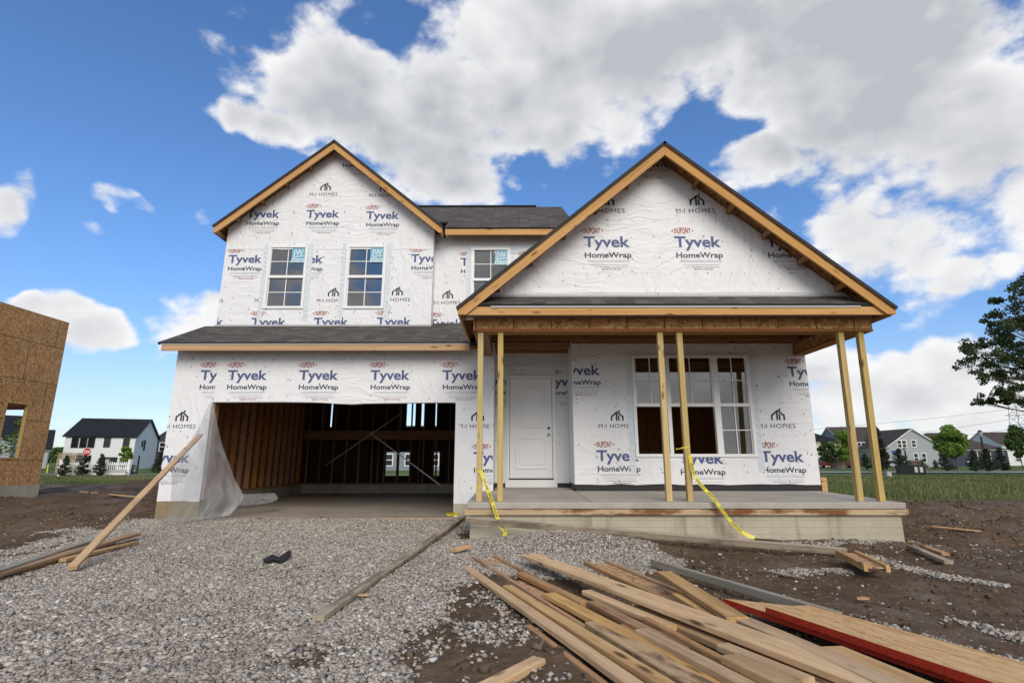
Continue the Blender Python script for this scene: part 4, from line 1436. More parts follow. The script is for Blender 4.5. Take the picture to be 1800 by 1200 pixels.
# small shingled pent across the foot of the gable, and its metal flashing
def pent_quad(xa, xb, ya, za, yb, zb): return ((xa, ya, za), (xb, ya, za), (xb, yb, zb), (xa, yb, zb))
roof('pent_roof', (PX0 + .33, PY0 + .018, 2.418), (PX1 - .33, PY0 + .018, 2.418), (PX1 - .50, 8.405, 2.655), (PX0 + .50, 8.405, 2.655), thick=.03)
mb = MB(); mb.quad((PX0 + .48, 8.385, 2.652), (PX1 - .48, 8.385, 2.652), (PX1 - .52, 8.409, 2.70), (PX0 + .52, 8.409, 2.70)); hpart('step_flashing', mb, M['flash'])
YP = 8.42
pl = math.hypot(1, PS)
rk = [((PC, PP - .08), (-PS / pl, 1 / pl)), ((PC, PP - .08), (PS / pl, 1 / pl))]
hx = (PP - .08 - 2.30) / PS
outer = [(PC - hx, 2.30), (PC + hx, 2.30), (PC, PP - .08)]
w = Wall(YP, outer, planes=rk)
for px_ in (866, 1026, 1186, 1347): w.maker(px_, 434, 0.795)
w.homes(1188.3, 374.2, 0.68); w.homes(1029.5, 374.2, 0.68)
w.maker(1101, 277, 0.795)
w.dots(390, -.2, 5.4); w.dots(482, -.4, 5.6); w.dots(324, 1.8, 3.5); w.seam(515, -.1, 5.25, 4)
w.nails(150, 0.75, 6)
w.build('porch_gable_wall')
for s, x0 in ((-1, PX0), (1, PX1)):
    for i in range(1, 7):
        x = PC + s * (i * 0.56 + .02)
        z = pz(x) - .085
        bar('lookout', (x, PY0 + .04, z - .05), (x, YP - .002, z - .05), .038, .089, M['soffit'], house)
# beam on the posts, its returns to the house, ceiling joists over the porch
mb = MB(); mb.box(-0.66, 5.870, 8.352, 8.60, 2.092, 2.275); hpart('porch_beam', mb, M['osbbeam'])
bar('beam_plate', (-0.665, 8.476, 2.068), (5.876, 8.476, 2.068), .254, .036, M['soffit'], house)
mb = MB(); mb.box(-0.668, 4.9, 8.344, 8.351, 2.074, 2.094); hpart('seal_line', mb, M['redline'])
for xa, xb in ((-0.66, -0.43), (5.63, 5.868)):
    mb = MB(); mb.box(xa, xb, 8.603, YG - .004, 2.092, 2.275); hpart('side_beam', mb, M['osb'])
    bar('beam_plate', ((xa + xb) / 2, 8.606, 2.068), ((xa + xb) / 2, YG - .004, 2.068), .236, .036, M['soffit'], house)
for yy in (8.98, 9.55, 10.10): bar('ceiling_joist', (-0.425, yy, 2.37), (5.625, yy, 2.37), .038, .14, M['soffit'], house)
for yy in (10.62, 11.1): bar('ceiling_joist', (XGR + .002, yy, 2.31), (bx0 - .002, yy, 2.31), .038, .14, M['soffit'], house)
bar('wall_plate', (bx0, 10.385, 2.335), (5.62, 10.385, 2.335), .038, .089, M['soffit'], house)
for xx, zz in ((0.18, 2.33), (0.42, 2.33), (0.20, 2.28)):
    pass
# posts
PB = [(-0.534, -0.542), (-0.210, -0.214), (2.391, 2.405), (2.714, 2.723), (5.317, 5.370), (5.647, 5.697)]
for xb, xt in PB:
    bar('post', (xb, 8.43, -0.617), (xt, 8.43, 2.049), .089, .089, M['post'], house, up=(0, 1, 0))
# slab, foundation, form board
sl = [(-0.703, 8.19), (5.850, 8.19), (5.850, 10.395), (1.165, 10.395), (1.165, 11.295), (-0.39, 11.295), (-0.39, 10.395), (-0.703, 10.395)]
bm = bmesh.new()
zs = lambda y: -0.622 + (y - 8.19) * 0.0215
top = [bm.verts.new((x, y, zs(y))) for x, y in sl]
bot = [bm.verts.new((x, y, -0.712)) for x, y in sl]
bm.faces.new(top); bm.faces.new(bot[::-1])
for i in range(len(sl)): bm.faces.new((top[i], bot[i], bot[(i + 1) % len(sl)], top[(i + 1) % len(sl)]))
bmesh.ops.recalc_face_normals(bm, faces=bm.faces)
me = bpy.data.meshes.new('porch_slab'); bm.to_mesh(me); bm.free(); me.materials.append(M['slab'])
o = bpy.data.objects.new('porch_slab', me); C.objects.link(o); setpar(o, house)
bv = o.modifiers.new('b', 'BEVEL'); bv.width = .012; bv.segments = 2
mb = MB(); mb.box(-0.655, 5.790, 8.25, 8.45, -1.7, -0.716); mb.box(-0.655, -0.455, 8.452, 10.39, -1.7, -0.716); mb.box(5.59, 5.790, 8.452, 16.0, -1.7, -.716)
hpart('foundation', mb, M['found'])
bar('form_board', (-0.735, 8.222, -0.760), (5.885, 8.222, -0.760), .038, .086, M['rust'], house)
mb = MB(); mb.box(1.16, 1.166, 8.20, 10.39, -0.63, -0.6)
jv = [(1.150, 8.2), (1.158, 8.2), (1.158, 10.38), (1.150, 10.38)]
mb = MB(); mb.poly([(x, y, zs(y) + .003) for x, y in jv]); hpart('control_joint', mb, M['black'])

# ---- upper gable roof, main roof, pent roof over the garage
GY0 = 11.30
GX0, GX1 = -6.975, -1.665
for xe in (GX0 - .03, GX1 + .03):
    roof('gable_roof', (xe, GY0 - .03, gz(xe)), (xe, 15.0, gz(xe)), (GC, 15.0, GP), (GC, GY0 - .03, GP))
rake('rake_board', GX0, GC, gz, GY0, GY0 + .038, 0.185)
rake('rake_board', GX1, GC, gz, GY0, GY0 + .038, 0.185)
bar('fascia', (GX0 + .019, GY0 + .04, gz(GX0) - .125), (GX0 + .019, 14.5, gz(GX0) - .125), .038, .13, M['fascia'], house)
bar('fascia', (GX1 - .019, GY0 + .04, gz(GX1) - .125), (GX1 - .019, 11.56, gz(GX1) - .125), .038, .13, M['fascia'], house)
for s in (-1, 1):
    for i in range(1, 5):
        x = GC + s * (i * 0.54 + .05)
        z = gz(x) - .085
        bar('lookout', (x, GY0 + .04, z - .05), (x, YU - .002, z - .05), .038, .089, M['soffit'], house)
MY0, MZ0, MYR, MZR = 11.55, 5.375, 15.0, 7.665
roof('main_roof', (-1.64, MY0, MZ0), (1.50, MY0, MZ0), (1.50, MYR, MZR), (-1.64, MYR, MZR))
mzs = (MZR - MZ0) / (MYR - MY0)
roof('main_roof', (-7.10, 12.3, MZ0 + .75 * mzs), (-1.642, 12.3, MZ0 + .75 * mzs), (-1.642, MYR, MZR), (-7.10, MYR, MZR))
roof('main_roof', (1.50, 18.45, MZ0), (-7.10, 18.45, MZ0), (-7.10, MYR, MZR), (1.50, MYR, MZR))
mb = MB(); mb.box(-3.0, .70, MYR - .10, MYR + .10, MZR - .02, MZR + .008); hpart('ridge_vent', mb, M['drip'])
bar('fascia', (-1.62, 11.58, 5.262), (1.48, 11.58, 5.262), .038, .146, M['fascia'], house)
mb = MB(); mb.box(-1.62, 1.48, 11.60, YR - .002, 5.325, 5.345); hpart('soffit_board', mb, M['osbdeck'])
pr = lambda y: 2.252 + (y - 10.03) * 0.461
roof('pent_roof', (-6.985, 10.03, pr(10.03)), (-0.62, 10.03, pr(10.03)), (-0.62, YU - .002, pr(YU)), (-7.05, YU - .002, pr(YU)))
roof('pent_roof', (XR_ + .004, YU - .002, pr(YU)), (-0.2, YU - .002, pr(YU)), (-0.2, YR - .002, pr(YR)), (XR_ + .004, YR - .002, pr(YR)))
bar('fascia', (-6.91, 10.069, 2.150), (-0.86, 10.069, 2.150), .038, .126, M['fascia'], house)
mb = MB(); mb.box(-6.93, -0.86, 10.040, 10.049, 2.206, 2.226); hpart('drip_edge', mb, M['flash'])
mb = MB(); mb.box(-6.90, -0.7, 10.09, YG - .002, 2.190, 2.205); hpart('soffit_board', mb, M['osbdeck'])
mb = MB(); mb.quad((XL - .02, YU - .03, pr(YU) - .008), (XR_, YU - .03, pr(YU) - .008), (XR_, YU - .008, pr(YU) + .035), (XL - .02, YU - .008, pr(YU) + .035)); hpart('step_flashing', mb, M['flash'])

# ---- shell behind the faces: side walls, floors, rear wall with its openings, garage framing
mb = MB(); mb.box(XL + .002, XL + .012, YG + .142, 18.1, -1.0, 2.42); mb.box(XL + .002, XL + .1, YU + .142, 18.1, 2.68, 5.36); hpart('side_wall', mb, M['osbdeck'])
mb = MB(); mb.box(1.10, 1.216, YR + .142, 18.1, 2.68, 5.36); mb.box(5.76, 5.864, YB + .142, 18.1, -1.0, 2.68); hpart('side_wall', mb, M['osbdeck'])
mb = MB(); mb.box(XL + .014, 5.755, 11.32, 18.1, 2.42, 2.66); hpart('upper_floor', mb, M['osbdeck'])
mb = MB(); mb.box(XL + .1, 1.1, 12.06, 18.09, 5.20, 5.26); mb.box(XL + .1, XR_ - .1, 11.76, 12.058, 5.20, 5.26); hpart('upper_ceiling', mb, M['osbdeck'])
mb = MB(); mb.box(XL + .1, 1.1, 13.9, 14.0, 2.68, 5.19); hpart('partition_wall', mb, M['osbdeck'])
mb = MB(); mb.box(-0.40, 5.75, 11.45, 18.05, -0.75, -0.50); hpart('ground_floor', mb, M['osbdeck'])
mb = MB(); mb.box(bx0 + .11, 5.75, 10.55, 11.44, -0.75, -0.50); hpart('ground_floor', mb, M['osbdeck'])
mb = MB(); mb.box(-0.52, -0.405, YG + .30, 17.0, -0.98, 2.41); hpart('partition_wall', mb, M['osbdeck'])
mb = MB(); mb.box(bx0 + .1, 5.75, 14.9, 15.0, -0.5, 2.41)
for i in range(12): mb.box(bx0 + .12 + i * .406, bx0 + .158 + i * .406, 14.81, 14.899, -0.49, 2.41, 0)
hpart('partition_wall', mb, M['stud'])
YK = 18.1
holes = []
for (xa, xb, ya, yb) in ((676, 723, 794, 836), (761, 773, 794, 836), (713, 731, 707, 750), (738, 748, 707, 750), (763, 770, 707, 750), (564, 571, 707, 750), (578, 586, 707, 750)):
    a = at(xa, yb, YK); b_ = at(xb, ya, YK)
    holes.append(rect(a.x, b_.x, a.z, b_.z))
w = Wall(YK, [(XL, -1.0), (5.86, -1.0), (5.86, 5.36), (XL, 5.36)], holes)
add('rear_wall', w.mb.v, w.mb.f, [M['insideshade']] * 8 + [M['insideshade']], house, [0] * len(w.mb.f))
gf = MB()
gf.poly([(XL + .2, YG - .10, -1.058), (XGO1 + .03, YG - .10, -1.058), (XGO1 + .03, 17.0, -1.0), (XL + .2, 17.0, -1.0)])
gf.quad((XL + .2, YG - .10, -1.3), (XGO1 + .03, YG - .10, -1.3), (XGO1 + .03, YG - .10, -1.058), (XL + .2, YG - .10, -1.058))
gf.quad((XGO1 + .03, YG + .3, -1.054), (-0.5, YG + .3, -1.054), (-0.5, 17.0, -1.001), (XGO1 + .03, 17.0, -1.001))
gf.build('garage_floor', M['gfloor'], house)
bar('slab_edge_board', (-4.15, 10.285, -1.092), (-1.0, 10.285, -1.078), .03, .05, M['fascia'], house)
mb = MB(); mb.box(XL + .013, -6.63, YG + .3, 17.0, -1.06, -0.745); mb.box(-6.63, -0.52, 16.86, 17.02, -1.06, -0.745); hpart('curb', mb, M['found'])
for i in range(16):
    y = 10.85 + i * 0.400
    bar('stud', (-6.735, y, -0.70), (-6.735, y, 2.40), .12, .038, M['stud'], house, up=(0, 1, 0))
mb = MB(); mb.box(XL + .02, -6.64, YG + .32, 16.9, -0.742, -0.702); hpart('sill_plate', mb, M['stud'])
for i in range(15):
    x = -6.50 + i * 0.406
    bar('stud', (x, 16.93, -0.70), (x, 16.93, 0.62), .038, .12, M['shadestud'], house, up=(0, 1, 0))
    bar('stud', (x, 16.93, 0.92), (x, 16.93, 2.40), .038, .12, M['shadestud'], house, up=(0, 1, 0))
mb = MB(); mb.box(-6.63, -0.53, 16.87, 17.0, -0.742, -0.702); mb.box(-6.63, -0.53, 16.86, 17.0, 0.63, 0.91); hpart('header', mb, M['shadestud'])
a, b_ = at(572, 818, 16.80), at(708, 724, 16.80); bar('metal_brace', a, b_, .03, .012, M['metal'], house, up=(0, 1, 0))
a, b_ = at(650, 760, 16.78), at(775, 853, 16.78); bar('metal_brace', a, b_, .03, .012, M['metal'], house, up=(0, 1, 0))
# partition between garage and rooms: sheets with bays left open towards the rear windows
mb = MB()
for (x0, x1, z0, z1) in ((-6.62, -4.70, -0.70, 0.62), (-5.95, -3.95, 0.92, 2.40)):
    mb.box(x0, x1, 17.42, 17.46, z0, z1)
hpart('partition_wall', mb, M['insideshade'])
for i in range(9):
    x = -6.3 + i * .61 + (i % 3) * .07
    bar('stud', (x, 17.7, -0.70), (x, 17.7, 2.40), .038, .089, M['shadestud'], house, up=(0, 1, 0))

# ====================================================================== things on the site
def board(label, p0, p1, z0, z1, w, t, m, group=None, name='board', cat='board', up=(0, 0, 1), bow=0.0, jit=0.0, relz=False):
    """p0, p1: photo pixels of the middle of the upper face at its two ends; z0, z1 the height of that face."""
    a, b = atZ(p0[0], p0[1], z0), atZ(p1[0], p1[1], z1)
    if relz:
        a = atZ(p0[0], p0[1], hz(a.x, a.y) + relz); b = atZ(p1[0], p1[1], hz(b.x, b.y) + relz)
    o = bar(name, a - Vector((0, 0, t / 2)), b - Vector((0, 0, t / 2)), w, t, m, up=up, bow=bow, jit=jit, cham=.005)
    return tag(o, label, cat, group)


def ijoist(name, label, p0, p1, z0, z1, depth, m_web, m_fl, group=None, fl=.062, ft=.038, long=None):
    a, b = atZ(p0[0], p0[1], z0), atZ(p1[0], p1[1], z1)
    d = (b - a).normalized()
    if long: b = a + d * long
    s = d.cross(Vector((0, 0, 1))).normalized()
    e = empty(name, (a.x, a.y, a.z - fl), label, 'joist', group)
    off = depth / 2 - ft / 2
    for k in (-1, 1):
        bar('flange', a + s * off * k - Vector((0, 0, fl / 2)), b + s * off * k - Vector((0, 0, fl / 2)), ft, fl, m_fl, e)
    bar('web', a + d * .02 - Vector((0, 0, fl / 2)), b - d * .02 - Vector((0, 0, fl / 2)), depth - 2 * ft + .004, .011, m_web, e, cham=.001)
    return e


PG = 'lumber heaped in the foreground'
ijoist('wooden_joist', 'brown wooden joist lying on its side with chipboard web, left of the heap', (851, 976), (1195, 1174), -1.115, -1.10, .302, M['osblight'], M['brownboard'], PG)
ijoist('wooden_joist', 'wooden joist with chipboard web half hidden behind the widest plank', (1047, 985), (1240, 1068), -1.12, -1.11, .302, M['osblight'], M['brownboard'], PG)
board('long pale stud along the left edge of the lumber heap', (821, 995.6), (1180, 1242), -1.12, -1.05, .089, .038, M['pile'], PG)
board('pale stud second from the left edge of the lumber heap', (892, 1027.5), (1260, 1252), -1.085, -1.03, .089, .038, M['pile'], PG)
board('brown stud on edge tucked low under the leftmost pale stud', (929, 1097), (1095, 1222), -1.12, -1.12, .040, .089, M['brownboard'], PG)
board('short brown stud resting on the chipboard web of the left joist', (915, 1005), (1030, 1058), -1.075, -1.075, .089, .038, M['brownboard'], PG)
board('smooth light plank lying over the left joist', (966, 1041), (1290, 1209), -1.065, -1.03, .110, .038, M['pile'], PG)
board('plank with a dark chewed bark edge near the front of the heap', (1044, 1091), (1285, 1230), -1.055, -1.02, .135, .040, M['bark'], PG)
board('pale short stud under the widest plank', (1031, 1036), (1180, 1098), -1.035, -1.03, .089, .038, M['pile'], PG)
board('tan stud with nail holes between the joist and the widest plank', (1040, 1055), (1205, 1138), -1.050, -1.02, .089, .038, M['brownboard'], PG)
board('brown plank on edge in the shade below the widest plank', (1134, 1083), (1345, 1194), -1.015, -0.97, .045, .140, M['brownboard'], PG)
board('light stud with a clean sawn end in front of the widest plank', (1128, 1104), (1345, 1214), -1.02, -0.985, .089, .038, M['pile'], PG)
board('widest plank with knots crossing the top of the heap', (932, 973), (1590, 1214), -1.020, -0.955, .200, .038, M['pile'], PG)
board('stout plank stacked just beneath the widest plank', (1124, 1063), (1545, 1236), -1.060, -1.0, .170, .038, M['pile'], PG)
board('pale offcut board with ragged far end at the right of the heap', (1167, 1003), (1296, 1083), -0.985, -0.965, .140, .038, M['pile'], PG)
board('long pale plank sweeping down the right side of the heap', (1258, 1066), (1640, 1232), -0.990, -0.94, .115, .038, M['pile'], PG, bow=.02)
board('flat plank beside the red edged sheets', (1461, 1135), (1660, 1218), -1.010, -0.97, .140, .038, M['pile'], PG)
board('short block end poking out at the front of the heap', (1270, 1130), (1420, 1190), -0.985, -0.97, .085, .038, M['pile'], PG)
board('clean cut plank at the very front of the heap', (1285, 1149), (1440, 1222), -0.955, -0.935, .120, .040, M['pile'], PG)
board('slim stud wedged between the plank with bark and the light stud', (1095, 1096), (1330, 1232), -1.06, -1.03, .060, .038, M['brownboard'], PG)
board('thin pale strip lying between the two left pale studs', (985, 1092), (1185, 1214), -1.10, -1.06, .040, .03, M['pile'], PG)
board('pale lath showing under the right hand long plank', (1340, 1112), (1600, 1222), -1.03, -.985, .06, .03, M['brownboard'], PG)
board('short flat board bridging the two right hand planks', (1197, 1042), (1275, 1088), -1.030, -1.010, .140, .030, M['pile'], PG)
board('weathered grey stud lying behind the lumber heap', (1147, 982), (1475, 1075), -1.095, -1.075, .060, .070, M['grey'], PG)
board('pale short offcut lying on mud at the bottom of the picture', (948, 1154), (812, 1222), -1.115, -1.115, .089, .06, M['pile'])


def sheet(label, P4, thick, group=None):
    P4 = [Vector(p) for p in P4]
    o0 = P4[0]; dx = (P4[1] - P4[0]).normalized(); up = Vector((0, 0, 1)); s = up.cross(dx).normalized(); u = dx.cross(s)
    L = [((p - o0).dot(dx), (p - o0).dot(s), (p - o0).dot(u)) for p in P4]
    mb = MB(); top = L; bot = [(x, y, z - thick) for x, y, z in L]
    mb.poly(top, 0); mb.poly(bot[::-1], 1)
    for i in range(4): mb.quad(top[i], bot[i], bot[(i + 1) % 4], top[(i + 1) % 4], 1)
    o = mb.build('board_sheet', [M['lvl'], M['red']])
    Mx = Matrix((dx, s, u)).transposed().to_4x4()
    o.location = o0; o.rotation_euler = Mx.to_euler()
    bv = o.modifiers.new('b', 'BEVEL'); bv.width = .004; bv.segments = 1
    return tag(o, label, 'board', group)


sheet('lower of two broad wooden sheets with red painted edges', [atZ(1272, 1051, -1.075), atZ(1790, 1222, -1.045), atZ(1905, 1196, -1.045), atZ(1392, 1064, -1.075)], .045, 'red edged sheets')
sheet('upper of two broad wooden sheets with red painted edges, dusted with stone chips', [atZ(1345, 1066, -1.028), atZ(1800, 1216, -0.998), atZ(1925, 1196, -0.998), atZ(1420, 1063, -1.028)], .045, 'red edged sheets')

# left of the drive
LG = 'boards beside the drive'
board('weathered grey board at the left edge of the drive', (-40, 1011), (176, 943), GZ, GZ, .10, .05, M['grey'], LG, relz=.115)
board('tan plank under the leaning brace', (-30, 1012), (239, 936), GZ, GZ, .14, .038, M['brownboard'], LG, relz=.085)
board('brown stud below the grey board', (20, 1003), (200, 954), GZ, GZ, .089, .038, M['brownboard'], LG, relz=.055)
board('short pale stud crossing under the foot of the brace', (110, 981), (239, 951), GZ, GZ, .089, .038, M['pile'], LG, relz=.06)
a = atZ(126, 998, -1.10); b_ = at(352, 764, 10.16)
tag(bar('brace', a, b_, .089, .038, M['pile'], up=(0, 0, 1)), 'pale stud leaning from the gravel up to the plastic sheet', 'brace')
board('long muddy board lying up the gravel to the porch corner', (560, 1081), (816, 905), hz(*gp(560, 1081)) + .055, -1.0, .089, .038, M['drive'], None)
a = at(819, 913.5, 8.10); b_ = atZ(1488, 969, -1.13)
tag(bar('board', a, b_, .045, .088, M['drive'], up=(0, -.35, 1)), 'long grey board propped along the porch foundation', 'board')
ijoist('joist_offcut', 'short pale joist offcut on the dirt before the porch corner', (1487, 966), (1541, 992), -1.055, -1.055, .24, M['osblight'], M['pile'], fl=.07)
board('pale stud lying off the right corner of the porch', (1600, 957), (1668, 985), GZ, GZ, .089, .038, M['drive'], None, relz=.06)
board('dark brown stud lying against the right corner of the porch', (1600, 949), (1662, 971), GZ, GZ, .089, .038, M['brownboard'], None, relz=.05)
board('thin bright lath far out on the right hand mud', (1636, 923), (1722, 932), GZ, GZ, .05, .02, M['pile'], None, relz=.05)
board('thin lath on the mud between the grey stud and the porch', (1334, 1000), (1412, 1014), GZ, GZ, .035, .012, M['drive'], None, relz=.03)
FG = 'boards on the mud by the chipboard house'
board('long pale plank on the mud beside the chipboard house', (-12, 863), (112, 853.5), GZ, GZ, .14, .05, M['pile'], FG, relz=.14)
board('pale plank sloping across the longer one by the chipboard house', (-12, 862), (56, 853), GZ, GZ, .14, .04, M['pile'], FG, relz=.2)
board('lower pale plank nearest the camera by the chipboard house', (-12, 867), (72, 866.5), GZ, GZ, .10, .04, M['pile'], FG, relz=.08)
board('thin pale lath ending behind the leaning brace', (142, 863), (238, 871.5), GZ, GZ, .07, .04, M['pile'], FG, relz=.06)
board('short reddish lath on the left hand mud', (123, 860.5), (175, 861.5), GZ, GZ, .08, .03, M['brownboard'], FG, relz=.06)
board('brown wood offcut in the gravel at the left porch corner', (797, 964), (823, 957), GZ, GZ, .10, .04, M['fascia'], None, relz=.055, name='wood_offcut')
for (px_, py_, lab) in ((1514, 1045, 'flat yellow wood chip on the mud behind the red edged sheets'), (639, 1052, 'small yellow wood chip on the gravel beside the muddy board'), (675, 1010, 'yellow wood chip touching the muddy board')):
    q = atZ(px_, py_, GZ); z = hz(q.x, q.y)
    mb = MB(); mb.poly([(-.05, -.02, .03), (.02, -.03, .036), (.07, 0, .03), (.03, .025, .034), (-.03, .02, .03)]); mb.poly([(-.05, -.02, .018), (-.03, .02, .018), (.03, .025, .02), (.07, 0, .02), (.02, -.03, .02)])
    mb.quad((-.05, -.02, .018), (.02, -.03, .02), (.02, -.03, .036), (-.05, -.02, .03)); mb.quad((.02, -.03, .02), (.07, 0, .02), (.07, 0, .03), (.02, -.03, .036))
    o = mb.build('wood_chip', M['pile']); o.location = (q.x, q.y, z + .012); tag(o, lab, 'wood chip', 'wood chips')

# crumpled black scrap on the gravel
mb = MB()
pa = [(462, 984), (478, 978), (490, 981), (503, 974), (511, 970)]
pb = [(466, 988), (482, 985), (495, 987), (508, 980), (511, 979)]
zz = [.012, .03, .018, .035, .03]
qa = [atZ(x, y, -1.11) + Vector((0, 0, z)) for (x, y), z in zip(pa, zz)]
qb = [atZ(x, y, -1.11) + Vector((0, 0, z * .5)) for (x, y), z in zip(pb, zz)]
for i in range(4):
    mb.quad(qa[i], qa[i + 1], qb[i + 1], qb[i]); mb.quad(*[q - Vector((0, 0, .012)) for q in (qb[i], qb[i + 1], qa[i + 1], qa[i])])
    mb.quad(qb[i], qb[i + 1], qb[i + 1] - Vector((0, 0, .012)), qb[i] - Vector((0, 0, .012)))
tag(mb.build('plastic_scrap', M['black']), 'crumpled strip of black plastic lying on the gravel', 'scrap')

# clear cup at the foundation
q = atZ(815, 930, -1.08)
mb = MB(); mb.tube([(0, 0, 0), (0, 0, .10)], [.032, .044], 16, cap=False)
o = mb.build('plastic_cup', M['cupglass'], smooth=True); o.location = (q.x, q.y, hz(q.x, q.y) + .03); tag(o, 'clear plastic cup standing on gravel by the porch corner', 'cup')

# polythene sheet hanging at the garage jamb
def spline(pts, n):
    pts = [Vector(p) for p in pts]; out = []
    m_ = len(pts) - 1
    for i in range(n + 1):
        t = i / n * m_; k = min(int(t), m_ - 1); f = t - k
        p0, p1, p2, p3 = pts[max(k - 1, 0)], pts[k], pts[k + 1], pts[min(k + 2, m_)]
        out.append(0.5 * ((2 * p1) + (p2 - p0) * f + (2 * p0 - 5 * p1 + 4 * p2 - p3) * f * f + (3 * p1 - p0 - 3 * p2 + p3) * f ** 3))
    return out


def cloth(name, left, right, nu, nv, fold, m, seed=0, thick=0.0):
    Lp, Rp = spline(left, nv), spline(right, nv)
    V = []; rr = np.random.default_rng(seed)
    ph = rr.uniform(0, 6.28, 5)
    for j in range(nv + 1):
        v = j / nv
        for i in range(nu + 1):
            u = i / nu
            p = Lp[j].lerp(Rp[j], u)
            amp = fold * (0.25 + 0.75 * v) * math.sin(math.pi * min(1, u * 1.02))
            sh = lambda q: 1 - 2 * abs(math.sin(q)) ** .6
            f = sh(u * 8 + ph[0] + v * 1.1) * .38 + sh(u * 15 + ph[1] - v * 2.3) * .22 + math.sin(u * 6 + v * 5 + ph[2]) * .5 + sh(v * 5 + u * 7 + ph[3]) * .2 + sh(v * 9 - u * 6 + ph[4]) * .12
            V.append(p + Vector((f * amp * .25, -f * amp, f * amp * .12)))
    Fc = [(j * (nu + 1) + i, j * (nu + 1) + i + 1, (j + 1) * (nu + 1) + i + 1, (j + 1) * (nu + 1) + i) for j in range(nv) for i in range(nu)]
    return add(name, V, Fc, m, smooth=True)


left = [at(368, 706, 10.33), at(350, 748, 9.70), at(328, 785, 9.25), at(303, 812, 8.75), at(302, 850, 9.05), at(298, 885, 9.30), at(285, 921, 9.45)]
right = [at(374, 705, 10.36), at(382, 745, 10.36), at(391, 782, 10.34), at(402, 812, 10.32), at(413, 842, 10.28), at(427, 874, 10.22), at(404, 905, 10.0)]
o = cloth('plastic_sheet', left, right, 60, 60, .06, M['poly'], 4)
tag(o, 'translucent plastic sheet draped from the garage opening over the brace', 'sheet')
o = cloth('plastic_sheet', [at(425, 868, 10.7), at(423, 880, 10.45), at(420, 889, 10.3)], [at(483, 866, 11.6), at(488, 877, 11.2), at(470, 884, 10.9)], 30, 12, .05, M['poly'], 9)
tag(o, 'bunched clear plastic lying on the garage floor', 'sheet')

# caution tape
def ribbon(name, pts, width, n, words, label, start=0.15, twist=0.0, group=None):
    S = spline(pts, n)
    d = [0]
    for a_, b2 in zip(S[:-1], S[1:]): d.append(d[-1] + (b2 - a_).length)
    fr = []
    for i, p in enumerate(S):
        t = (S[min(i + 1, n)] - S[max(i - 1, 0)]).normalized()
        view = Vector((math.sin(twist * i / n) * .6, -1, 0.2)).normalized()
        s = t.cross(view).normalized()
        fr.append((p, t, s, t.cross(s).normalized()))
    mb = MB()
    for i in range(n):
        (p, t, s, u), (p2, t2, s2, u2) = fr[i], fr[i + 1]
        mb.quad(p - s * width / 2, p + s * width / 2, p2 + s2 * width / 2, p2 - s2 * width / 2, 0)
    def place(L, y):
        k = max(0, min(n - 1, int(np.searchsorted(d, L)) - 1)); f = (L - d[k]) / max(1e-6, d[k + 1] - d[k])
        (p, t, s, u), (p2, t2, s2, u2) = fr[k], fr[k + 1]
        un = u.lerp(u2, f); un = un if un.y < 0 else -un
        return p.lerp(p2, f) + s.lerp(s2, f) * y + un * .003
    V, Fc, w = glyphs('CAUTION', 0.02)
    L0 = start; tw = width * 3.1
    while words and L0 + tw < d[-1] - .02:
        n0 = len(mb.v)
        sc = tw / w
        mb.v += [place(L0 + tw - v[0] * sc if words < 0 else L0 + v[0] * sc, (v[1] - CAP / 2) * width * .62 / CAP * (-1 if words < 0 else 1)) for v in V]
        for f in Fc: mb.f.append(tuple(n0 + q_ for q_ in f)); mb.mi.append(1)
        L0 += tw * 1.35
    o = add(name, mb.v, mb.f, [M['yellow'], M['ink']], None, mb.mi)
    return tag(o, label, 'tape', group)


g0 = Vector((-.455, 8.08, hz(-.2, 7.95) + .02))
ribbon('caution_tape', [at(845, 828, 8.372), at(856, 856, 8.33), at(866, 884, 8.150), at(876, 914, 8.03), at(881, 925, 8.0), at(888, 934, 7.99), at(884, 946, 7.97)], .058, 60, 1, 'yellow caution tape hanging from the left porch post over the slab', .12, 2.2)
ribbon('caution_tape', [at(1213, 800, 8.378), at(1222, 838, 8.33), at(1257, 879, 8.13), at(1283, 914, 8.03), at(1304, 934, 7.99), at(1326, 945, 7.95)], .060, 60, -1, 'yellow caution tape trailing from the middle porch posts to the ground', .12, 1.6)
def band(px, py, label, tail=None):
    p = at(px, py, 8.43)
    mb = MB()
    h = .0445 + .004; z = p.z
    pts = [(-h, -h), (h, -h), (h, h), (-h, h)]
    for i in range(4):
        (x0, y0), (x1, y1) = pts[i], pts[(i + 1) % 4]
        w_ = .012
        mb.quad((p.x + x0, p.y + y0, z - w_ + x0 * .25), (p.x + x1, p.y + y1, z - w_ + x1 * .25), (p.x + x1, p.y + y1, z + w_ + x1 * .25), (p.x + x0, p.y + y0, z + w_ + x0 * .25))
    if tail:
        q0 = Vector((p.x - h, p.y - h, z)); q1 = at(tail[0], tail[1], 8.40)
        mb.tube([q0, q0.lerp(q1, .5) + Vector((0, -.01, -.008)), q1], [.012, .007, .010], 6)
    return tag(mb.build('tape_tie', M['yellow']), label, 'tape tie', 'tape ties on the porch posts')
band(842.5, 827.5, 'yellow tape tie knotted round the left post, upper of two', (836, 824))
band(842.2, 856, 'yellow tape tie round the left post, lower of two')
band(1205, 786, 'yellow tape tie knotted round a middle post', (1188, 789))
q = at(797, 901, 9.75)
mb = MB()
rr = random.Random(5)
P_ = [q + Vector((rr.uniform(-.13, .10), rr.uniform(-.06, .06), rr.uniform(-.03, .02) - .02)) for _ in range(16)]
for a_, b2 in zip(P_[:-1], P_[1:]):
    s = Vector((rr.uniform(-1, 1), rr.uniform(-1, 1), .4)).normalized() * .014
    mb.quad(a_ - s, a_ + s, b2 + s, b2 - s)
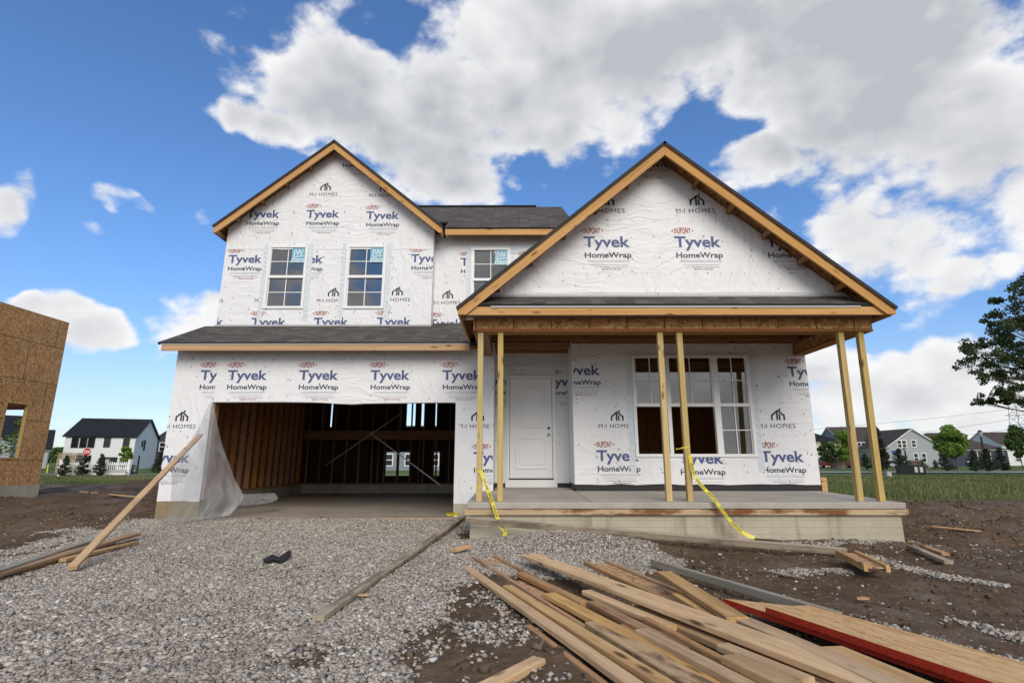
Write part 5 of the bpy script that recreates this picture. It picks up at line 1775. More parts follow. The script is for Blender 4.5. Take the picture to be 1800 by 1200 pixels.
tag(mb.build('caution_tape', M['yellow']), 'crumpled yellow tape scrap at the garage jamb beside the muddy board', 'tape')

# ====================================================================== neighbours, street and trees
# ---- chipboard house on the left
NX, NY1 = -15.3, 17.45
nb_ = empty('chipboard_house', (NX, NY1, -1.0), 'unfinished house shell sheathed in brown chipboard panels at the left edge', 'house')
topz = lambda y: 4.47
def nside(X, thick, holes, m, name):
    ys0, ys1, z0, z1 = 9.5, NY1, -0.76, 4.60
    loops = [[Vector((y, z, 0)) for y, z in rect(ys0, ys1, z0, z1)]] + [[Vector((y, z, 0)) for y, z in h] for h in holes]
    pts = [(p.x, p.y) for lp in loops for p in lp]
    mb = MB()
    for t in tessellate_polygon(loops):
        mb.poly([(X, pts[i][0], pts[i][1]) for i in t]); mb.poly([(X - thick, pts[i][0], pts[i][1]) for i in t][::-1])
    for lp in loops:
        for i in range(len(lp)):
            a_, b2 = lp[i], lp[(i + 1) % len(lp)]
            mb.quad((X, a_.x, a_.y), (X, b2.x, b2.y), (X - thick, b2.x, b2.y), (X - thick, a_.x, a_.y))
    return mb.build(name, m, nb_)
def nyz(px, py):
    r = ray(px, py); k = NX / r.x; q = r * k
    return q.y, q.z
y0, z1_ = nyz(9, 706); y1, _ = nyz(47, 712); _, z0_ = nyz(30, 804)
H1 = rect(16.55, 17.02, -0.05, 1.78)
y0 = nyz(5, 750)[0]; y1 = nyz(42, 750)[0]; zt_ = nyz(44, 711)[1]; zb_ = nyz(35, 804)[1]
H1 = rect(y0, y1, zb_, zt_)
nside(NX, .012, [H1], M['osbwall'], 'wall')
nside(NX - 5.5, .1, [rect(15.2, 17.3, -0.2, 1.75)], M['osbdeck'], 'wall')
mb = MB()
for i in range(20):
    y = NY1 - .03 - i * .406
    if y0 - .02 < y < y1 + .02:
        mb.box(NX - .105, NX - .016, y - .019, y + .019, -.74, zb_ - .05); mb.box(NX - .105, NX - .016, y - .019, y + .019, zt_ + .2, 4.58)
    else: mb.box(NX - .105, NX - .016, y - .019, y + .019, -.74, 4.58)
mb.build('wall_framing', M['stud'], nb_)
mb = MB()
mb.box(NX - .11, NX + .004, y1 + .001, y1 + .03, zb_ - .03, zt_ + .03); mb.box(NX - .11, NX + .004, y0 - .03, y0 - .001, zb_ - .03, zt_ + .03)
mb.box(NX - .11, NX + .004, y0, y1, zb_ - .03, zb_ - .001); mb.box(NX - .11, NX + .004, y0, y1, zt_ + .001, zt_ + .03)
mb.build('window_frame', M['post'], nb_)
mb = MB(); mb.box(NX - 5.3, NX - .13, 9.5, NY1, 1.62, 1.86); mb.build('upper_floor', M['stud'], nb_)
mb = MB(); mb.box(NX - 5.3, NX - .13, NY1 - .12, NY1 - .01, 1.87, 4.58); mb.build('end_wall', M['osbwall'], nb_)
mb = MB(); mb.box(NX - 5.6, NX + .03, 9.4, NY1 + .03, -1.5, -0.765); mb.build('foundation', M['found'], nb_)


# ---- finished houses
def rot2(p, a): return (p[0] * math.cos(a) - p[1] * math.sin(a), p[0] * math.sin(a) + p[1] * math.cos(a))


def town_house(name, label, org, rz, w, d, he, hr, wallm, roofm, ridge='x', wins=(), trim=M['white'], over=.35, group='finished houses of the estate', parent=None, roof_drop=0.0, vent=False):
    top = parent is None
    if top: root = empty(name, org, label, 'house', group, rz)
    else: root = parent
    T = Matrix.Translation(org) @ Matrix.Rotation(rz, 4, 'Z')
    def mk(nm, mb, m, par, smooth=False):
        o = mb.build(nm, m, None, smooth)
        o.location = org; o.rotation_euler = (0, 0, rz)
        setpar(o, par)
        return o
    mb = MB()
    if ridge == 'x':
        prof = [(0, -.8), (d, -.8), (d, he), (d / 2, hr - .12), (0, he)]
        mb.poly([(0, y, z) for y, z in prof]); mb.poly([(w, y, z) for y, z in prof][::-1])
        mb.quad((0, 0, -.8), (w, 0, -.8), (w, 0, he), (0, 0, he)); mb.quad((w, d, -.8), (0, d, -.8), (0, d, he), (w, d, he))
    elif ridge == 'y':
        prof = [(0, -.8), (w, -.8), (w, he), (w / 2, hr - .12), (0, he)]
        mb.poly([(x, 0, z) for x, z in prof]); mb.poly([(x, d, z) for x, z in prof][::-1])
        mb.quad((0, d, -.8), (0, 0, -.8), (0, 0, he), (0, d, he)); mb.quad((w, 0, -.8), (w, d, -.8), (w, d, he), (w, 0, he))
    else:
        mb.box(0, w, 0, d, -.8, he)
    mk('wall', mb, wallm, root)
    def rf(*quads):
        V, Fc, uv, mi = [], [], [], []
        for q in quads:
            q = [Vector(p) for p in q]
            ux = (q[1] - q[0]).normalized(); k = q[-1] - q[0]; uy = (k - ux * k.dot(ux)).normalized()
            nrm = ux.cross(uy)
            n0 = len(V); V += q; Fc.append(tuple(range(n0, n0 + len(q)))); uv.append([((p - q[0]).dot(ux), (p - q[0]).dot(uy)) for p in q]); mi.append(0)
            n1 = len(V); V += [p - nrm * .14 for p in q]; Fc.append(tuple(range(n1, n1 + len(q)))[::-1]); uv.append([(0, 0)] * len(q)); mi.append(1)
            for i in range(len(q)):
                j = (i + 1) % len(q)
                Fc.append((n0 + j, n0 + i, n1 + i, n1 + j)); uv.append([(0, 0)] * 4); mi.append(1)
        o = add('roof', V, Fc, [roofm, trim], None, mi, uv=uv)
        o.location = org; o.rotation_euler = (0, 0, rz); setpar(o, root)
        return o
    ov = over
    if ridge == 'x':
        s = (hr - he) / (d / 2); e = he - ov * s
        r_ = rf([(-ov, -ov, e), (w + ov, -ov, e), (w + ov, d / 2, hr), (-ov, d / 2, hr)], [(w + ov, d + ov, e), (-ov, d + ov, e), (-ov, d / 2, hr), (w + ov, d / 2, hr)])
    elif ridge == 'y':
        s = (hr - he) / (w / 2); e = he - ov * s
        r_ = rf([(-ov, d + ov, e), (-ov, -ov, e), (w / 2, -ov, hr), (w / 2, d + ov, hr)], [(w + ov, -ov, e), (w + ov, d + ov, e), (w / 2, d + ov, hr), (w / 2, -ov, hr)])
    else:
        k = min(w, d) / 2
        A, B, Cc, D = (-ov, -ov, he), (w + ov, -ov, he), (w + ov, d + ov, he), (-ov, d + ov, he)
        E, G = ((k, d / 2, hr), (w - k, d / 2, hr)) if w >= d else ((w / 2, k, hr), (w / 2, d - k, hr))
        if w >= d: r_ = rf([A, B, G, E], [Cc, D, E, G], [B, Cc, G], [D, A, E])
        else: r_ = rf([A, B, E], [B, Cc, G, E], [Cc, D, G], [D, A, E, G])
    if vent:
        mb = MB(); mb.tube([(w * .66, d * .22, he + (hr - he) * .44 - .1), (w * .66, d * .22, he + (hr - he) * .44 + .55)], .09, 8); mk('vent_pipe', mb, trim, r_)
    for (face, cx, cz, ww, hh) in wins:
        f = MB(); g = MB(); e = .11
        def pt(u, v, o_):
            return {'f': (cx + u, -o_, cz + v), 'r': (w + o_, cx + u, cz + v), 'l': (-o_, cx + u, cz + v)}[face]
        def bx(mbq, u0, u1, v0, v1, o0, o1):
            a_ = pt(u0, v0, o0); b2 = pt(u1, v1, o1)
            mbq.box(min(a_[0], b2[0]), max(a_[0], b2[0]), min(a_[1], b2[1]), max(a_[1], b2[1]), v0 + cz, v1 + cz)
        bx(f, -ww / 2, ww / 2, -hh / 2, -hh / 2 + e, .002, .08); bx(f, -ww / 2, ww / 2, hh / 2 - e, hh / 2, .002, .08)
        bx(f, -ww / 2, -ww / 2 + e, -hh / 2 + e, hh / 2 - e, .002, .08); bx(f, ww / 2 - e, ww / 2, -hh / 2 + e, hh / 2 - e, .002, .08)
        bx(f, -ww / 2 + e, ww / 2 - e, -.045, .045, .002, .07)
        if ww > 1.5: bx(f, -.09, .09, -hh / 2 + e, hh / 2 - e, .002, .075)
        fo = mk('window', f, trim, root)
        bx(g, -ww / 2 + e * .9, ww / 2 - e * .9, -hh / 2 + e * .9, hh / 2 - e * .9, .004, .035)
        mk('pane', g, M['farglass'], fo)
    return root


def gnd(x, y): return hz(x, y)
# white house: its front and right gable face the camera
th = R(16.6)
c1 = at(231, 820, 85); wv = Vector((-math.cos(th), -math.sin(th) * 1.0, 0))
WW = 9.4
org = Vector((c1.x, c1.y, -1.62)) + wv * WW
blackwin = M['darkmetal']
town_house('white_house', 'white two-storey house with black roof behind the picket fence', org, th, WW, 10.0, 5.42, 8.35, M['side_white'], M['farshingle_dark'], 'x',
           [('f', 1.35, 4.25, .95, 1.6), ('f', 2.45, 4.25, .95, 1.6), ('f', 3.5, 4.25, .95, 1.6), ('f', 5.6, 4.3, .9, 1.5), ('f', 8.2, 4.25, .9, 1.5), ('f', 1.2, 1.55, .95, 1.6), ('f', 2.3, 1.55, .95, 1.6), ('f', 3.35, 1.4, .95, 1.9), ('f', 6.4, 1.0, 1.9, 2.1), ('f', 8.5, 1.7, .9, 1.2),
            ('r', 3.0, 4.2, .5, 1.0), ('r', 4.0, 4.0, .6, 1.7), ('r', 2.5, 1.6, .5, 1.4)], trim=blackwin, vent=True)
q = at(80, 800, 92)
town_house('grey_house', 'low grey house with dark roof between the chipboard house and the white house', (q.x - 11.2, q.y - 9.5, -1.6), R(40), 15.0, 9, 3.5, 6.9, M['side_dove'], M['farshingle_dark'], 'x', [('f', 5, 1.7, 1.0, 1.4)])
q = at(20, 800, 70)
town_house('grey_house', 'grey house with dark roof seen through the chipboard window opening', (q.x - 8.6, q.y - 7.4, -1.6), R(41), 11.4, 9, 4.6, 7.6, M['side_grey'], M['farshingle_dark'], 'x', [('f', 3, 1.7, 1.0, 1.4)])
q = at(264, 800, 100)
town_house('navy_house', 'navy house with pale gable peeking between white house and garage corner', (q.x, q.y, -1.6), R(8), 8.0, 10, 5.3, 8.4, M['side_navy'], M['farshingle_dark'], 'y', [('f', 2.0, 4.0, 1.3, 1.7), ('f', 2.2, 1.4, 1.0, 1.8)])
q = at(288, 800, 97)
# right-hand estate
def px2x(px, Y): return at(px, 800, Y).x
def pz_(py, Y): return at(903, py, Y).z
Yh = 105.0
x0, x1 = px2x(1405, Yh), px2x(1486, Yh)
town_house('cream_house', 'cream house with dark hipped roof just right of the porch wall', (x0, Yh, -1.35), 0, x1 - x0, 9.0, pz_(777, Yh) + 1.35, pz_(757, Yh + 4) + 1.35, M['side_cream'], M['farshingle_dark'], 'hip', [('f', 7.0, 1.6, 1.0, 1.3)])
Yh = 100.0
x0, x1 = px2x(1556, Yh), px2x(1661, Yh)
gh = town_house('grey_green_house', 'grey green house with wide brown gable and four white windows', (x0, Yh, -1.3), 0, x1 - x0, 13, pz_(787, Yh) + 1.3, pz_(752.5, Yh) + 1.3, M['side_grey'], M['farshingle_brown'], 'y',
                [('f', px2x(1588, Yh) - x0, pz_(780, Yh) + 1.3, 1.8, 1.45), ('f', px2x(1609, Yh) - x0, pz_(779.5, Yh) + 1.3, .95, 1.35), ('f', px2x(1609.5, Yh) - x0, pz_(804, Yh) + 1.3, .95, 1.7), ('f', px2x(1623.5, Yh) - x0, pz_(804, Yh) + 1.3, .95, 1.7)])
Yg2 = 108.0
xa, xb = px2x(1490, Yg2), px2x(1566, Yg2)
town_house('grey_green_house', 'brown roofed grey house wing behind the right porch posts', (xa, Yg2, -1.3), 0, xb - xa, 11, pz_(781, Yg2) + 1.3, pz_(750, Yg2 + 5) + 1.3, M['side_slate'], M['farshingle_brown'], 'x', [('f', 3.0, 4.0, 1.6, 1.6), ('f', 5.2, 1.5, 1.2, 1.8)])
xa, xb = px2x(1547, 104), px2x(1569, 104)
Yn = 112.0
x0, x1 = px2x(1622, Yn), px2x(1772, Yn)
town_house('navy_house', 'navy house with brown hipped roof behind the bright green tree', (x0, Yn, -1.3), 0, x1 - x0, 14, pz_(790.5, Yn) + 1.3, pz_(760.5, Yn + 7) + 1.3, M['side_navy'], M['farshingle_brown'], 'hip',
           [('f', px2x(1714, Yn) - x0, pz_(799, Yn) + 1.3, 1.1, 1.9), ('f', px2x(1737, Yn) - x0, pz_(803, Yn) + 1.3, 1.1, 2.0), ('f', px2x(1760, Yn) - x0, pz_(803, Yn) + 1.3, 1.1, 2.0), ('f', px2x(1702, Yn) - x0, pz_(816, Yn) + 1.3, .9, 1.3)])
Yw = 125.0
x0, x1 = px2x(1764, Yw), px2x(1900, Yw)
town_house('white_house', 'pale house with long brown roof at the right edge beyond the navy house', (x0, Yw, -1.3), R(-5), x1 - x0, 12, pz_(781, Yw) + 1.3, pz_(759.5, Yw + 6) + 1.3, M['side_white'], M['farshingle_brown'], 'x',
           [('f', 2.3, pz_(788, Yw) + 1.3, 1.9, 1.5), ('f', 3.0, pz_(806, Yw) + 1.3, 1.3, 1.3)], vent=True)
# house seen through the garage's rear window
q = at(700, 806, 75)
town_house('grey_house', 'grey house glimpsed through the rear window of the garage', (q.x - 8, q.y, -1.5), 0, 16, 9, 3.2, 6.5, M['side_slate'], M['farshingle_brown'], 'x', [('f', 6.6, 1.5, 1.4, 1.7), ('f', 9.6, 1.5, 1.4, 1.7), ('f', 13.0, 1.5, 1.4, 1.7)])


# ---- foliage
def leafquads(name, cen, size, m, parent=None, elong=1.6, droop=0.0, out=None):
    n = len(cen)
    Rm = rotmats(n)
    q = np.array([(-elong, 0, 0), (0, -1, 0), (elong, 0, 0), (0, 1, 0)], float)
    V = np.einsum('nij,kj->nki', Rm, q) * (np.asarray(size) * np.ones(n))[:, None, None] * 0.5
    V += cen[:, None]
    t = np.repeat(np.clip(rng.random(n) * .8 + .2 * rng.random(), 0, 1), 4)
    col = np.ones((n * 4, 4)); col[:, 0] = t
    return np_mesh(name, V.reshape(-1, 3), np.arange(n * 4).reshape(n, 4), m, parent, attr={'tone': col})


def clump(c, r, n, shell=.55):
    d = rng.normal(size=(n, 3)); d /= np.linalg.norm(d, axis=1)[:, None]
    rr_ = (shell + (1 - shell) * rng.random(n) ** .6) * r
    return np.asarray(c)[None] + d * rr_[:, None] * np.array([1, 1, .75])


def broad_tree(name, label, base, h, cr, m, nclump, per, leaf, cat='tree', group=None, trunk_r=.12, low=.35, multi=1, seed=1):
    base = Vector((base[0], base[1], hz(base[0], base[1])))
    e = empty(name, base, label, cat, group)
    rr_ = random.Random(seed)
    mb = MB(); P_ = []
    for t in range(multi):
        dx = (t - (multi - 1) / 2) * .5
        mb.tube([base + Vector((dx * .6, 0, -.1)), base + Vector((dx, .02, h * .4)), base + Vector((dx * .7, 0, h * .85))], [trunk_r, trunk_r * .7, trunk_r * .2], 7)
    for i in range(nclump):
        z = low + (1 - low) * (i + rr_.random()) / nclump
        prof = math.sin(math.pi * min(1, max(0.05, (z - low) / (1 - low) * .85 + .12))) ** .7
        a_ = rr_.uniform(0, 6.28); rad = cr * prof * rr_.uniform(.35, .95)
        c = base + Vector((math.cos(a_) * rad, math.sin(a_) * rad, z * h))
        mb.tube([base + Vector((0, 0, z * h * .7)), c], [trunk_r * .3, trunk_r * .06], 5)
        P_.append(clump(c, cr * rr_.uniform(.22, .42), per))
    mb.build('trunk', M['barkm'], e)
    P_ = np.concatenate(P_)
    leafquads('crown', P_, leaf * (.7 + .6 * rng.random(len(P_))), m, e)
    return e


def conifer(label, base, h, r, n=2200, group='young conifers', name='conifer', seed=0):
    base = Vector((base[0], base[1], hz(base[0], base[1])))
    e = empty(name, base, label, 'conifer', group)
    mb = MB(); mb.tube([base + Vector((0, 0, -.1)), base + Vector((0, 0, h * .95))], [h * .025, h * .004], 6); mb.build('trunk', M['barkm'], e)
    rr_ = np.random.default_rng(seed + 50)
    nb2 = 70
    cen = []
    for i in range(nb2):
        t = (i + rr_.random()) / nb2
        z = h * (.06 + .92 * t)
        L = r * (1 - t) ** .85 * rr_.uniform(.62, 1.12) + .03 * h
        a_ = rr_.uniform(0, 6.28)
        k = max(6, int(n / nb2 * (1.5 - t)))
        s = rr_.random(k) ** .7
        px_ = np.cos(a_) * L * s; py_ = np.sin(a_) * L * s
        pz2 = z + s * L * .28 + rr_.normal(0, .035 * h * .5, k)
        cen.append(np.stack([base.x + px_ + rr_.normal(0, .06 * r, k), base.y + py_ + rr_.normal(0, .06 * r, k), base.z + pz2], -1))
    cen = np.concatenate(cen)
    leafquads('crown', cen, h * .030 * (.7 + .6 * rng.random(len(cen))), M['needle'], e, elong=3.0)
    return e


# big oak at the right edge
base = at(1915, 820, 41)
oak = empty('oak_tree', (base.x, base.y, hz(base.x, base.y)), 'large dark oak reaching in from the right edge', 'tree')
mb = MB(); b0 = Vector((base.x, base.y, hz(base.x, base.y)))
mb.tube([b0 + Vector((0, 0, -.2)), b0 + Vector((.1, 0, 3)), b0 + Vector((0, .1, 7)), b0 + Vector((-.2, 0, 12)), b0 + Vector((0, 0, 15))], [.5, .4, .33, .18, .05], 10)
SP = [(1699, 612, .75), (1722, 606, .75), (1712, 632, .7), (1735, 640, .8), (1748, 622, .9), (1742, 568, .55), (1752, 552, .7), (1762, 530, .7), (1770, 575, .95), (1748, 590, .6), (1790, 512, .7), (1797, 540, 1.0), (1790, 580, 1.1), (1782, 606, .9),
      (1770, 630, .85), (1796, 640, 1.0), (1745, 660, .8), (1730, 656, .5), (1770, 660, .8), (1758, 690, .75), (1740, 702, .6), (1722, 706, .42), (1776, 692, .7), (1794, 680, .8), (1766, 706, .4), (1805, 610, 1.1), (1810, 560, 1.2), (1815, 660, 1.0), (1790, 706, .4),
      (1765, 600, .7), (1785, 560, .8), (1805, 500, .9)]
P_ = []
rr = random.Random(3)
for (sx_, sy_, r_) in SP:
    c = at(sx_, sy_, 39 + rr.uniform(-2.5, 2.5))
    st = b0 + Vector((0, 0, max(4.5, (c.z - b0.z) * .78)))
    mid = st.lerp(c, .55) + Vector((rr.uniform(-.3, .3), rr.uniform(-.3, .3), rr.uniform(-.2, .5)))
    mb.tube([st, mid, c], [.10, .05, .012], 5)
    for k in range(6):
        cc = c + Vector((rr.gauss(0, .5), rr.gauss(0, .6), rr.gauss(0, .28))) * r_
        P_.append(clump(cc, .46 * r_ + .05, int(88 * r_), .2))
        mb.tube([mid, cc], [.02, .006], 4)
for i in range(70):
    a_ = rr.uniform(0, 6.28); zz_ = rr.uniform(4.5, 16); rad = 7 * math.sin(math.pi * min(1, (zz_ - 3) / 14)) * rr.uniform(.3, 1)
    c = b0 + Vector((math.cos(a_) * rad + 1.5, math.sin(a_) * rad, zz_))
    pxx = CX + F * c.x / (c.y * COSP + c.z * SINP)
    if pxx < 1822: continue
    mb.tube([b0 + Vector((0, 0, zz_ * .8)), c], [.09, .01], 5)
    P_.append(clump(c, rr.uniform(.9, 1.5), 260, .3))
mb.build('trunk', M['barkm'], oak)
P_ = np.concatenate(P_)
leafquads('crown', P_, .13 * (.7 + .6 * rng.random(len(P_))), M['oakleaf'], oak, elong=1.35)

# street trees and conifers on the right
q = at(1682, 838, 62); broad_tree('young_tree', 'bright green twin-stemmed tree in front of the navy house', (q.x, q.y), 4.9, 1.55, M['brightleaf'], 46, 120, .17, trunk_r=.06, low=.36, multi=2, seed=4, group='young street trees')
q = at(1490, 832, 78); broad_tree('young_tree', 'bright green tree left of the right porch posts', (q.x, q.y), 5.2, 1.75, M['brightleaf'], 40, 130, .17, trunk_r=.08, low=.28, seed=5, group='young street trees')
q = at(1458, 832, 80); broad_tree('young_tree', 'dull green round tree by the dark red car', (q.x, q.y), 3.9, 1.25, M['midleaf'], 30, 110, .16, trunk_r=.07, low=.3, seed=6, group='young street trees')
q = at(1800, 832, 80); broad_tree('young_tree', 'dark green tree cut by the right edge before the pale house', (q.x, q.y), 6.2, 1.4, M['midleaf'], 34, 110, .2, trunk_r=.08, low=.3, seed=7, group='young street trees')
for i, (px_, yb, yt, Yc, hw, lab) in enumerate((
        (1552, 832, 757, 58, 13, 'tall dark conifer between the grey house and the last porch post'), (1586, 834, 796, 62, 16, 'broad low conifer below the street name sign'),
        (1622, 818, 801, 72, 9, 'small conifer beside the right brick pillar'), (1644, 818, 802, 74, 6, 'small round conifer at the far corner of the grey gable'),
        (1664, 834, 803, 60, 13, 'dark conifer just left of the twin-stemmed tree'), (1718, 841, 804, 57, 12, 'reddish dark conifer left of the tall lamp'),
        (1742, 840, 800, 58, 17, 'widest dark conifer at the foot of the tall lamp'), (1766, 838, 797, 60, 10, 'dark conifer right of the tall lamp'),
        (1545, 834, 800, 66, 12, 'low dark conifer behind the right porch posts'), (1524, 830, 802, 70, 9, 'low dark conifer between the two right porch posts'))):
    q = at(px_, yb, Yc); hh = (yb - yt) * mpp(Yc) * 1.02
    conifer(lab, (q.x, q.y), hh, hw * mpp(Yc) * 1.15, 1900, 'young conifers across the road', seed=i)
# left: fence shrubs, stop sign and so on
for i, (px_, yb, yt, hw, lab) in enumerate(((111, 840, 803, 11, 'left conifer shrub before the picket fence'), (143, 841, 804, 11, 'middle conifer shrub before the picket fence, below the stop sign'), (173, 841, 802, 12, 'right conifer shrub before the picket fence'))):
    q = at(px_, yb, 46.5); conifer(lab, (q.x, q.y), (yb - yt) * mpp(46.5), hw * mpp(46.5), 1800, 'conifer shrubs at the picket fence', 'conifer_shrub', seed=20 + i)
q = at(278, 838, 52); conifer('dark conifer half hidden by the garage corner', (q.x, q.y), 42 * mpp(52), 14 * mpp(52), 1600, None, seed=31)
q = at(218, 812, 60); broad_tree('young_tree', 'slender light green tree in front of the white house gable', (q.x, q.y), 45 * mpp(60), 11 * mpp(60), M['brightleaf'], 26, 70, .16, trunk_r=.05, low=.25, seed=9)
q = at(222, 836, 47); conifer('small round shrub at the right end of the picket fence', (q.x, q.y), 9 * mpp(47), 5 * mpp(47), 500, None, 'small_shrub', seed=33)
q = at(10, 850, 27); broad_tree('young_tree', 'thin leafy sapling seen through the chipboard window opening', (q.x, q.y), 3.4, 1.1, M['midleaf'], 9, 45, .11, trunk_r=.03, low=.25, seed=12)
# far woods closing the horizon
def woods(name, x0, x1, y, h, n):
    x = rng.uniform(x0, x1, n); zz_ = rng.random(n) ** .8
    top = h * (.55 + .9 * fbm(x * .03, x * 0 + y, 4))
    cen = np.stack([x, y + rng.uniform(-4, 4, n), -2 + zz_ * top], -1)
    return tag(leafquads(name, cen, 1.6 + rng.random(n), M['midleaf']), kind='stuff')
woods('far_woods', -420, -60, 330, 9, 9000)
woods('far_woods', -110, 420, 300, 8, 12000)

# picket fence
xa, xb, Yf = at(98, 838, 47).x, at(220, 838, 47).x, 47.3
fe = empty('picket_fence', ((xa + xb) / 2, Yf, hz((xa + xb) / 2, Yf)), 'white picket fence behind three conifer shrubs', 'fence')
zb = hz((xa + xb) / 2, Yf)
for i in range(4):
    x = xa + (xb - xa) * i / 3
    mb = MB(); mb.box(x - .09, x + .09, Yf - .09, Yf + .09, zb - .2, zb + 1.42); mb.box(x - .12, x + .12, Yf - .12, Yf + .12, zb + 1.42, zb + 1.47); mb.build('post', M['white'], fe)
    if i < 3:
        mb = MB(); x2 = xa + (xb - xa) * (i + 1) / 3; nn = 11
        for k in range(nn):
            xx = x + .14 + (x2 - x - .28) * k / (nn - 1)
            dip = .10 * math.sin(math.pi * k / (nn - 1))
            mb.box(xx - .038, xx + .038, Yf - .012, Yf + .012, zb + .12, zb + 1.32 - dip)
        mb.box(x + .09, x2 - .09, Yf + .013, Yf + .05, zb + .18, zb + .30); mb.box(x + .09, x2 - .09, Yf + .013, Yf + .05, zb + 1.02, zb + 1.12)
        mb.build('picket_panel', M['white'], fe)
# stop sign
q = at(153, 794, 50); zg = hz(q.x, q.y)
ss_ = empty('stop_sign', (q.x, q.y, zg), 'red octagonal STOP sign above the picket fence', 'road sign')
mb = MB(); mb.tube([(q.x, q.y + .03, zg - .2), (q.x, q.y + .03, q.z + .38)], .035, 8); mb.build('pole', M['metal'], ss_)
mb = MB(); r_ = .42
oc = [(q.x + r_ * math.cos(R(22.5 + 45 * k)), q.z + r_ * math.sin(R(22.5 + 45 * k))) for k in range(8)]
prism(mb, oc, q.y - .012, q.y, 1)
prism(mb, [(q.x + (x - q.x) * .93, q.z + (z - q.z) * .93) for x, z in oc], q.y - .018, q.y - .013, 0)
V, Fc, w_ = glyphs('STOP', .02)
n0 = len(mb.v); mb.v += [(q.x - .27 + v[0] * .54 / w_, q.y - .022, q.z - .13 + v[1] * .26 / CAP) for v in V]
for f in Fc: mb.f.append(tuple(n0 + i for i in f)); mb.mi.append(1)
add('sign_face', mb.v, mb.f, [M['signred'], M['white']], ss_, mb.mi)
# yard sign, marker post, stacked timber
q = at(236, 829, 48); zg = hz(q.x, q.y)
ys_ = empty('yard_sign', (q.x, q.y, zg), 'black yard sign with pale lettering right of the picket fence', 'sign')
mb = MB(); mb.box(q.x - .26, q.x + .26, q.y - .02, q.y + .02, zg + .18, zg + .98, 0)
for dz, ww in ((.80, .34), (.66, .22), (.52, .36), (.40, .30)): mb.box(q.x - ww / 2, q.x + ww / 2, q.y - .024, q.y - .021, zg + dz, zg + dz + .05, 1)
mb.build('panel', [M['signblack'], M['side_dove']], ys_)
for s in (-1, 1):
    mb = MB(); mb.box(q.x + s * .29 - .025, q.x + s * .29 + .025, q.y - .025, q.y + .025, zg - .1, zg + 1.02); mb.build('leg', M['signblack'], ys_)
q = at(84, 822, 60); zg = hz(q.x, q.y)
mb = MB(); mb.tube([(q.x, q.y, zg - .1), (q.x, q.y, zg + .85), (q.x, q.y, zg + .92)], [.07, .07, .03], 8); tag(mb.build('marker_post', M['yellow']), 'yellow marker post on the grass left of the picket fence', 'post')
q = at(122, 806, 56); zg = hz(q.x, q.y)
for k in range(4):
    mb = MB()
    zz_ = pz_(808, 56) + k * .19
    for i in range(3): mb.box(q.x - 1.02 + .10 * (k % 2) + i * .68, q.x - 1.02 + .10 * (k % 2) + i * .68 + .66, q.y - .4, q.y + .4, zz_, zz_ + .14)
    tag(mb.build('pallet', M['drive']), ['lowest', 'second lowest', 'second highest', 'topmost'][k] + ' timber pallet stacked behind the picket fence', 'pallet', 'pallets behind the picket fence')
mb = MB(); mb.box(q.x - .95, q.x + .95, q.y - .4, q.y + .4, zg, pz_(808, 56) - .002); tag(mb.build('timber_stack', M['drive']), 'block of timber under the pallets behind the picket fence', 'timber')


# ---- street furniture on the right
def lamp(px_, yb, yt, Y, label):
    q = at(px_, yb, Y); zg = hz(q.x, q.y); h = (yb - yt) * mpp(Y)
    e = empty('street_lamp', (q.x, q.y, zg), label, 'street lamp', 'street lamps')
    mb = MB(); mb.tube([(q.x, q.y, zg), (q.x, q.y, zg + .5), (q.x, q.y, zg + .55), (q.x, q.y, zg + h * .86)], [.18, .16, .12, .10], 10); mb.build('pole', M['darkmetal'], e)
    mb = MB(); mb.tube([(q.x, q.y, zg + h * .86), (q.x, q.y, zg + h * .90), (q.x, q.y, zg + h * .985), (q.x, q.y, zg + h)], [.08, .16, .24, .10], 8); mb.build('lantern', M['side_dove'], e)
    mb = MB(); mb.tube([(q.x, q.y, zg + h * .985), (q.x, q.y, zg + h * 1.03)], [.26, .05], 8); mb.build('cap', M['darkmetal'], e)
lamp(1596, 826, 789, 72, 'black street lamp in front of the grey gable')
lamp(1737, 834, 764, 60, 'tall black street lamp before the navy house')
q = at(1575, 822, 74); zg = hz(q.x, q.y)
e = empty('street_name_sign', (q.x, q.y, zg), 'blue street name blades on a thin pole', 'sign')
mb = MB(); mb.tube([(q.x, q.y, zg), (q.x, q.y, zg + 2.5)], .03, 6); mb.build('pole', M['darkmetal'], e)
mb = MB(); mb.box(q.x - .34, q.x + .34, q.y - .012, q.y + .012, zg + 2.25, zg + 2.50); mb.build('blade', M['signblue'], e)
mb = MB(); mb.box(q.x - .012, q.x + .36, q.y - .3, q.y + .3, zg + 1.95, zg + 2.2); mb.build('blade', M['signblue'], e)
for px_, yb, yt, Y, hw, lab in ((1475, 830, 812, 80, 7.5, 'tan brick pillar between the dark red cars'), (1608, 831, 813, 66, 8, 'tan brick pillar at the foot of the grey gable house lawn')):
    q = at(px_, yb, Y); zg = hz(q.x, q.y); h = (yb - yt) * mpp(Y); w_ = hw * mpp(Y)
    e = empty('brick_pillar', (q.x, q.y, zg), lab, 'pillar', 'brick pillars')
    mb = MB(); mb.box(q.x - w_, q.x + w_, q.y - w_, q.y + w_, zg - .2, zg + h * .9); mb.build('shaft', M['brick'], e)
    mb = MB(); mb.box(q.x - w_ * 1.12, q.x + w_ * 1.12, q.y - w_ * 1.12, q.y + w_ * 1.12, zg + h * .9 + .002, zg + h); mb.build('cap', M['slab'], e)
q = at(1604, 846, 50); zg = hz(q.x, q.y)
e = empty('utility_cabinet', (q.x, q.y, zg), 'low wide black cabinet with white panels in the long grass', 'cabinet')
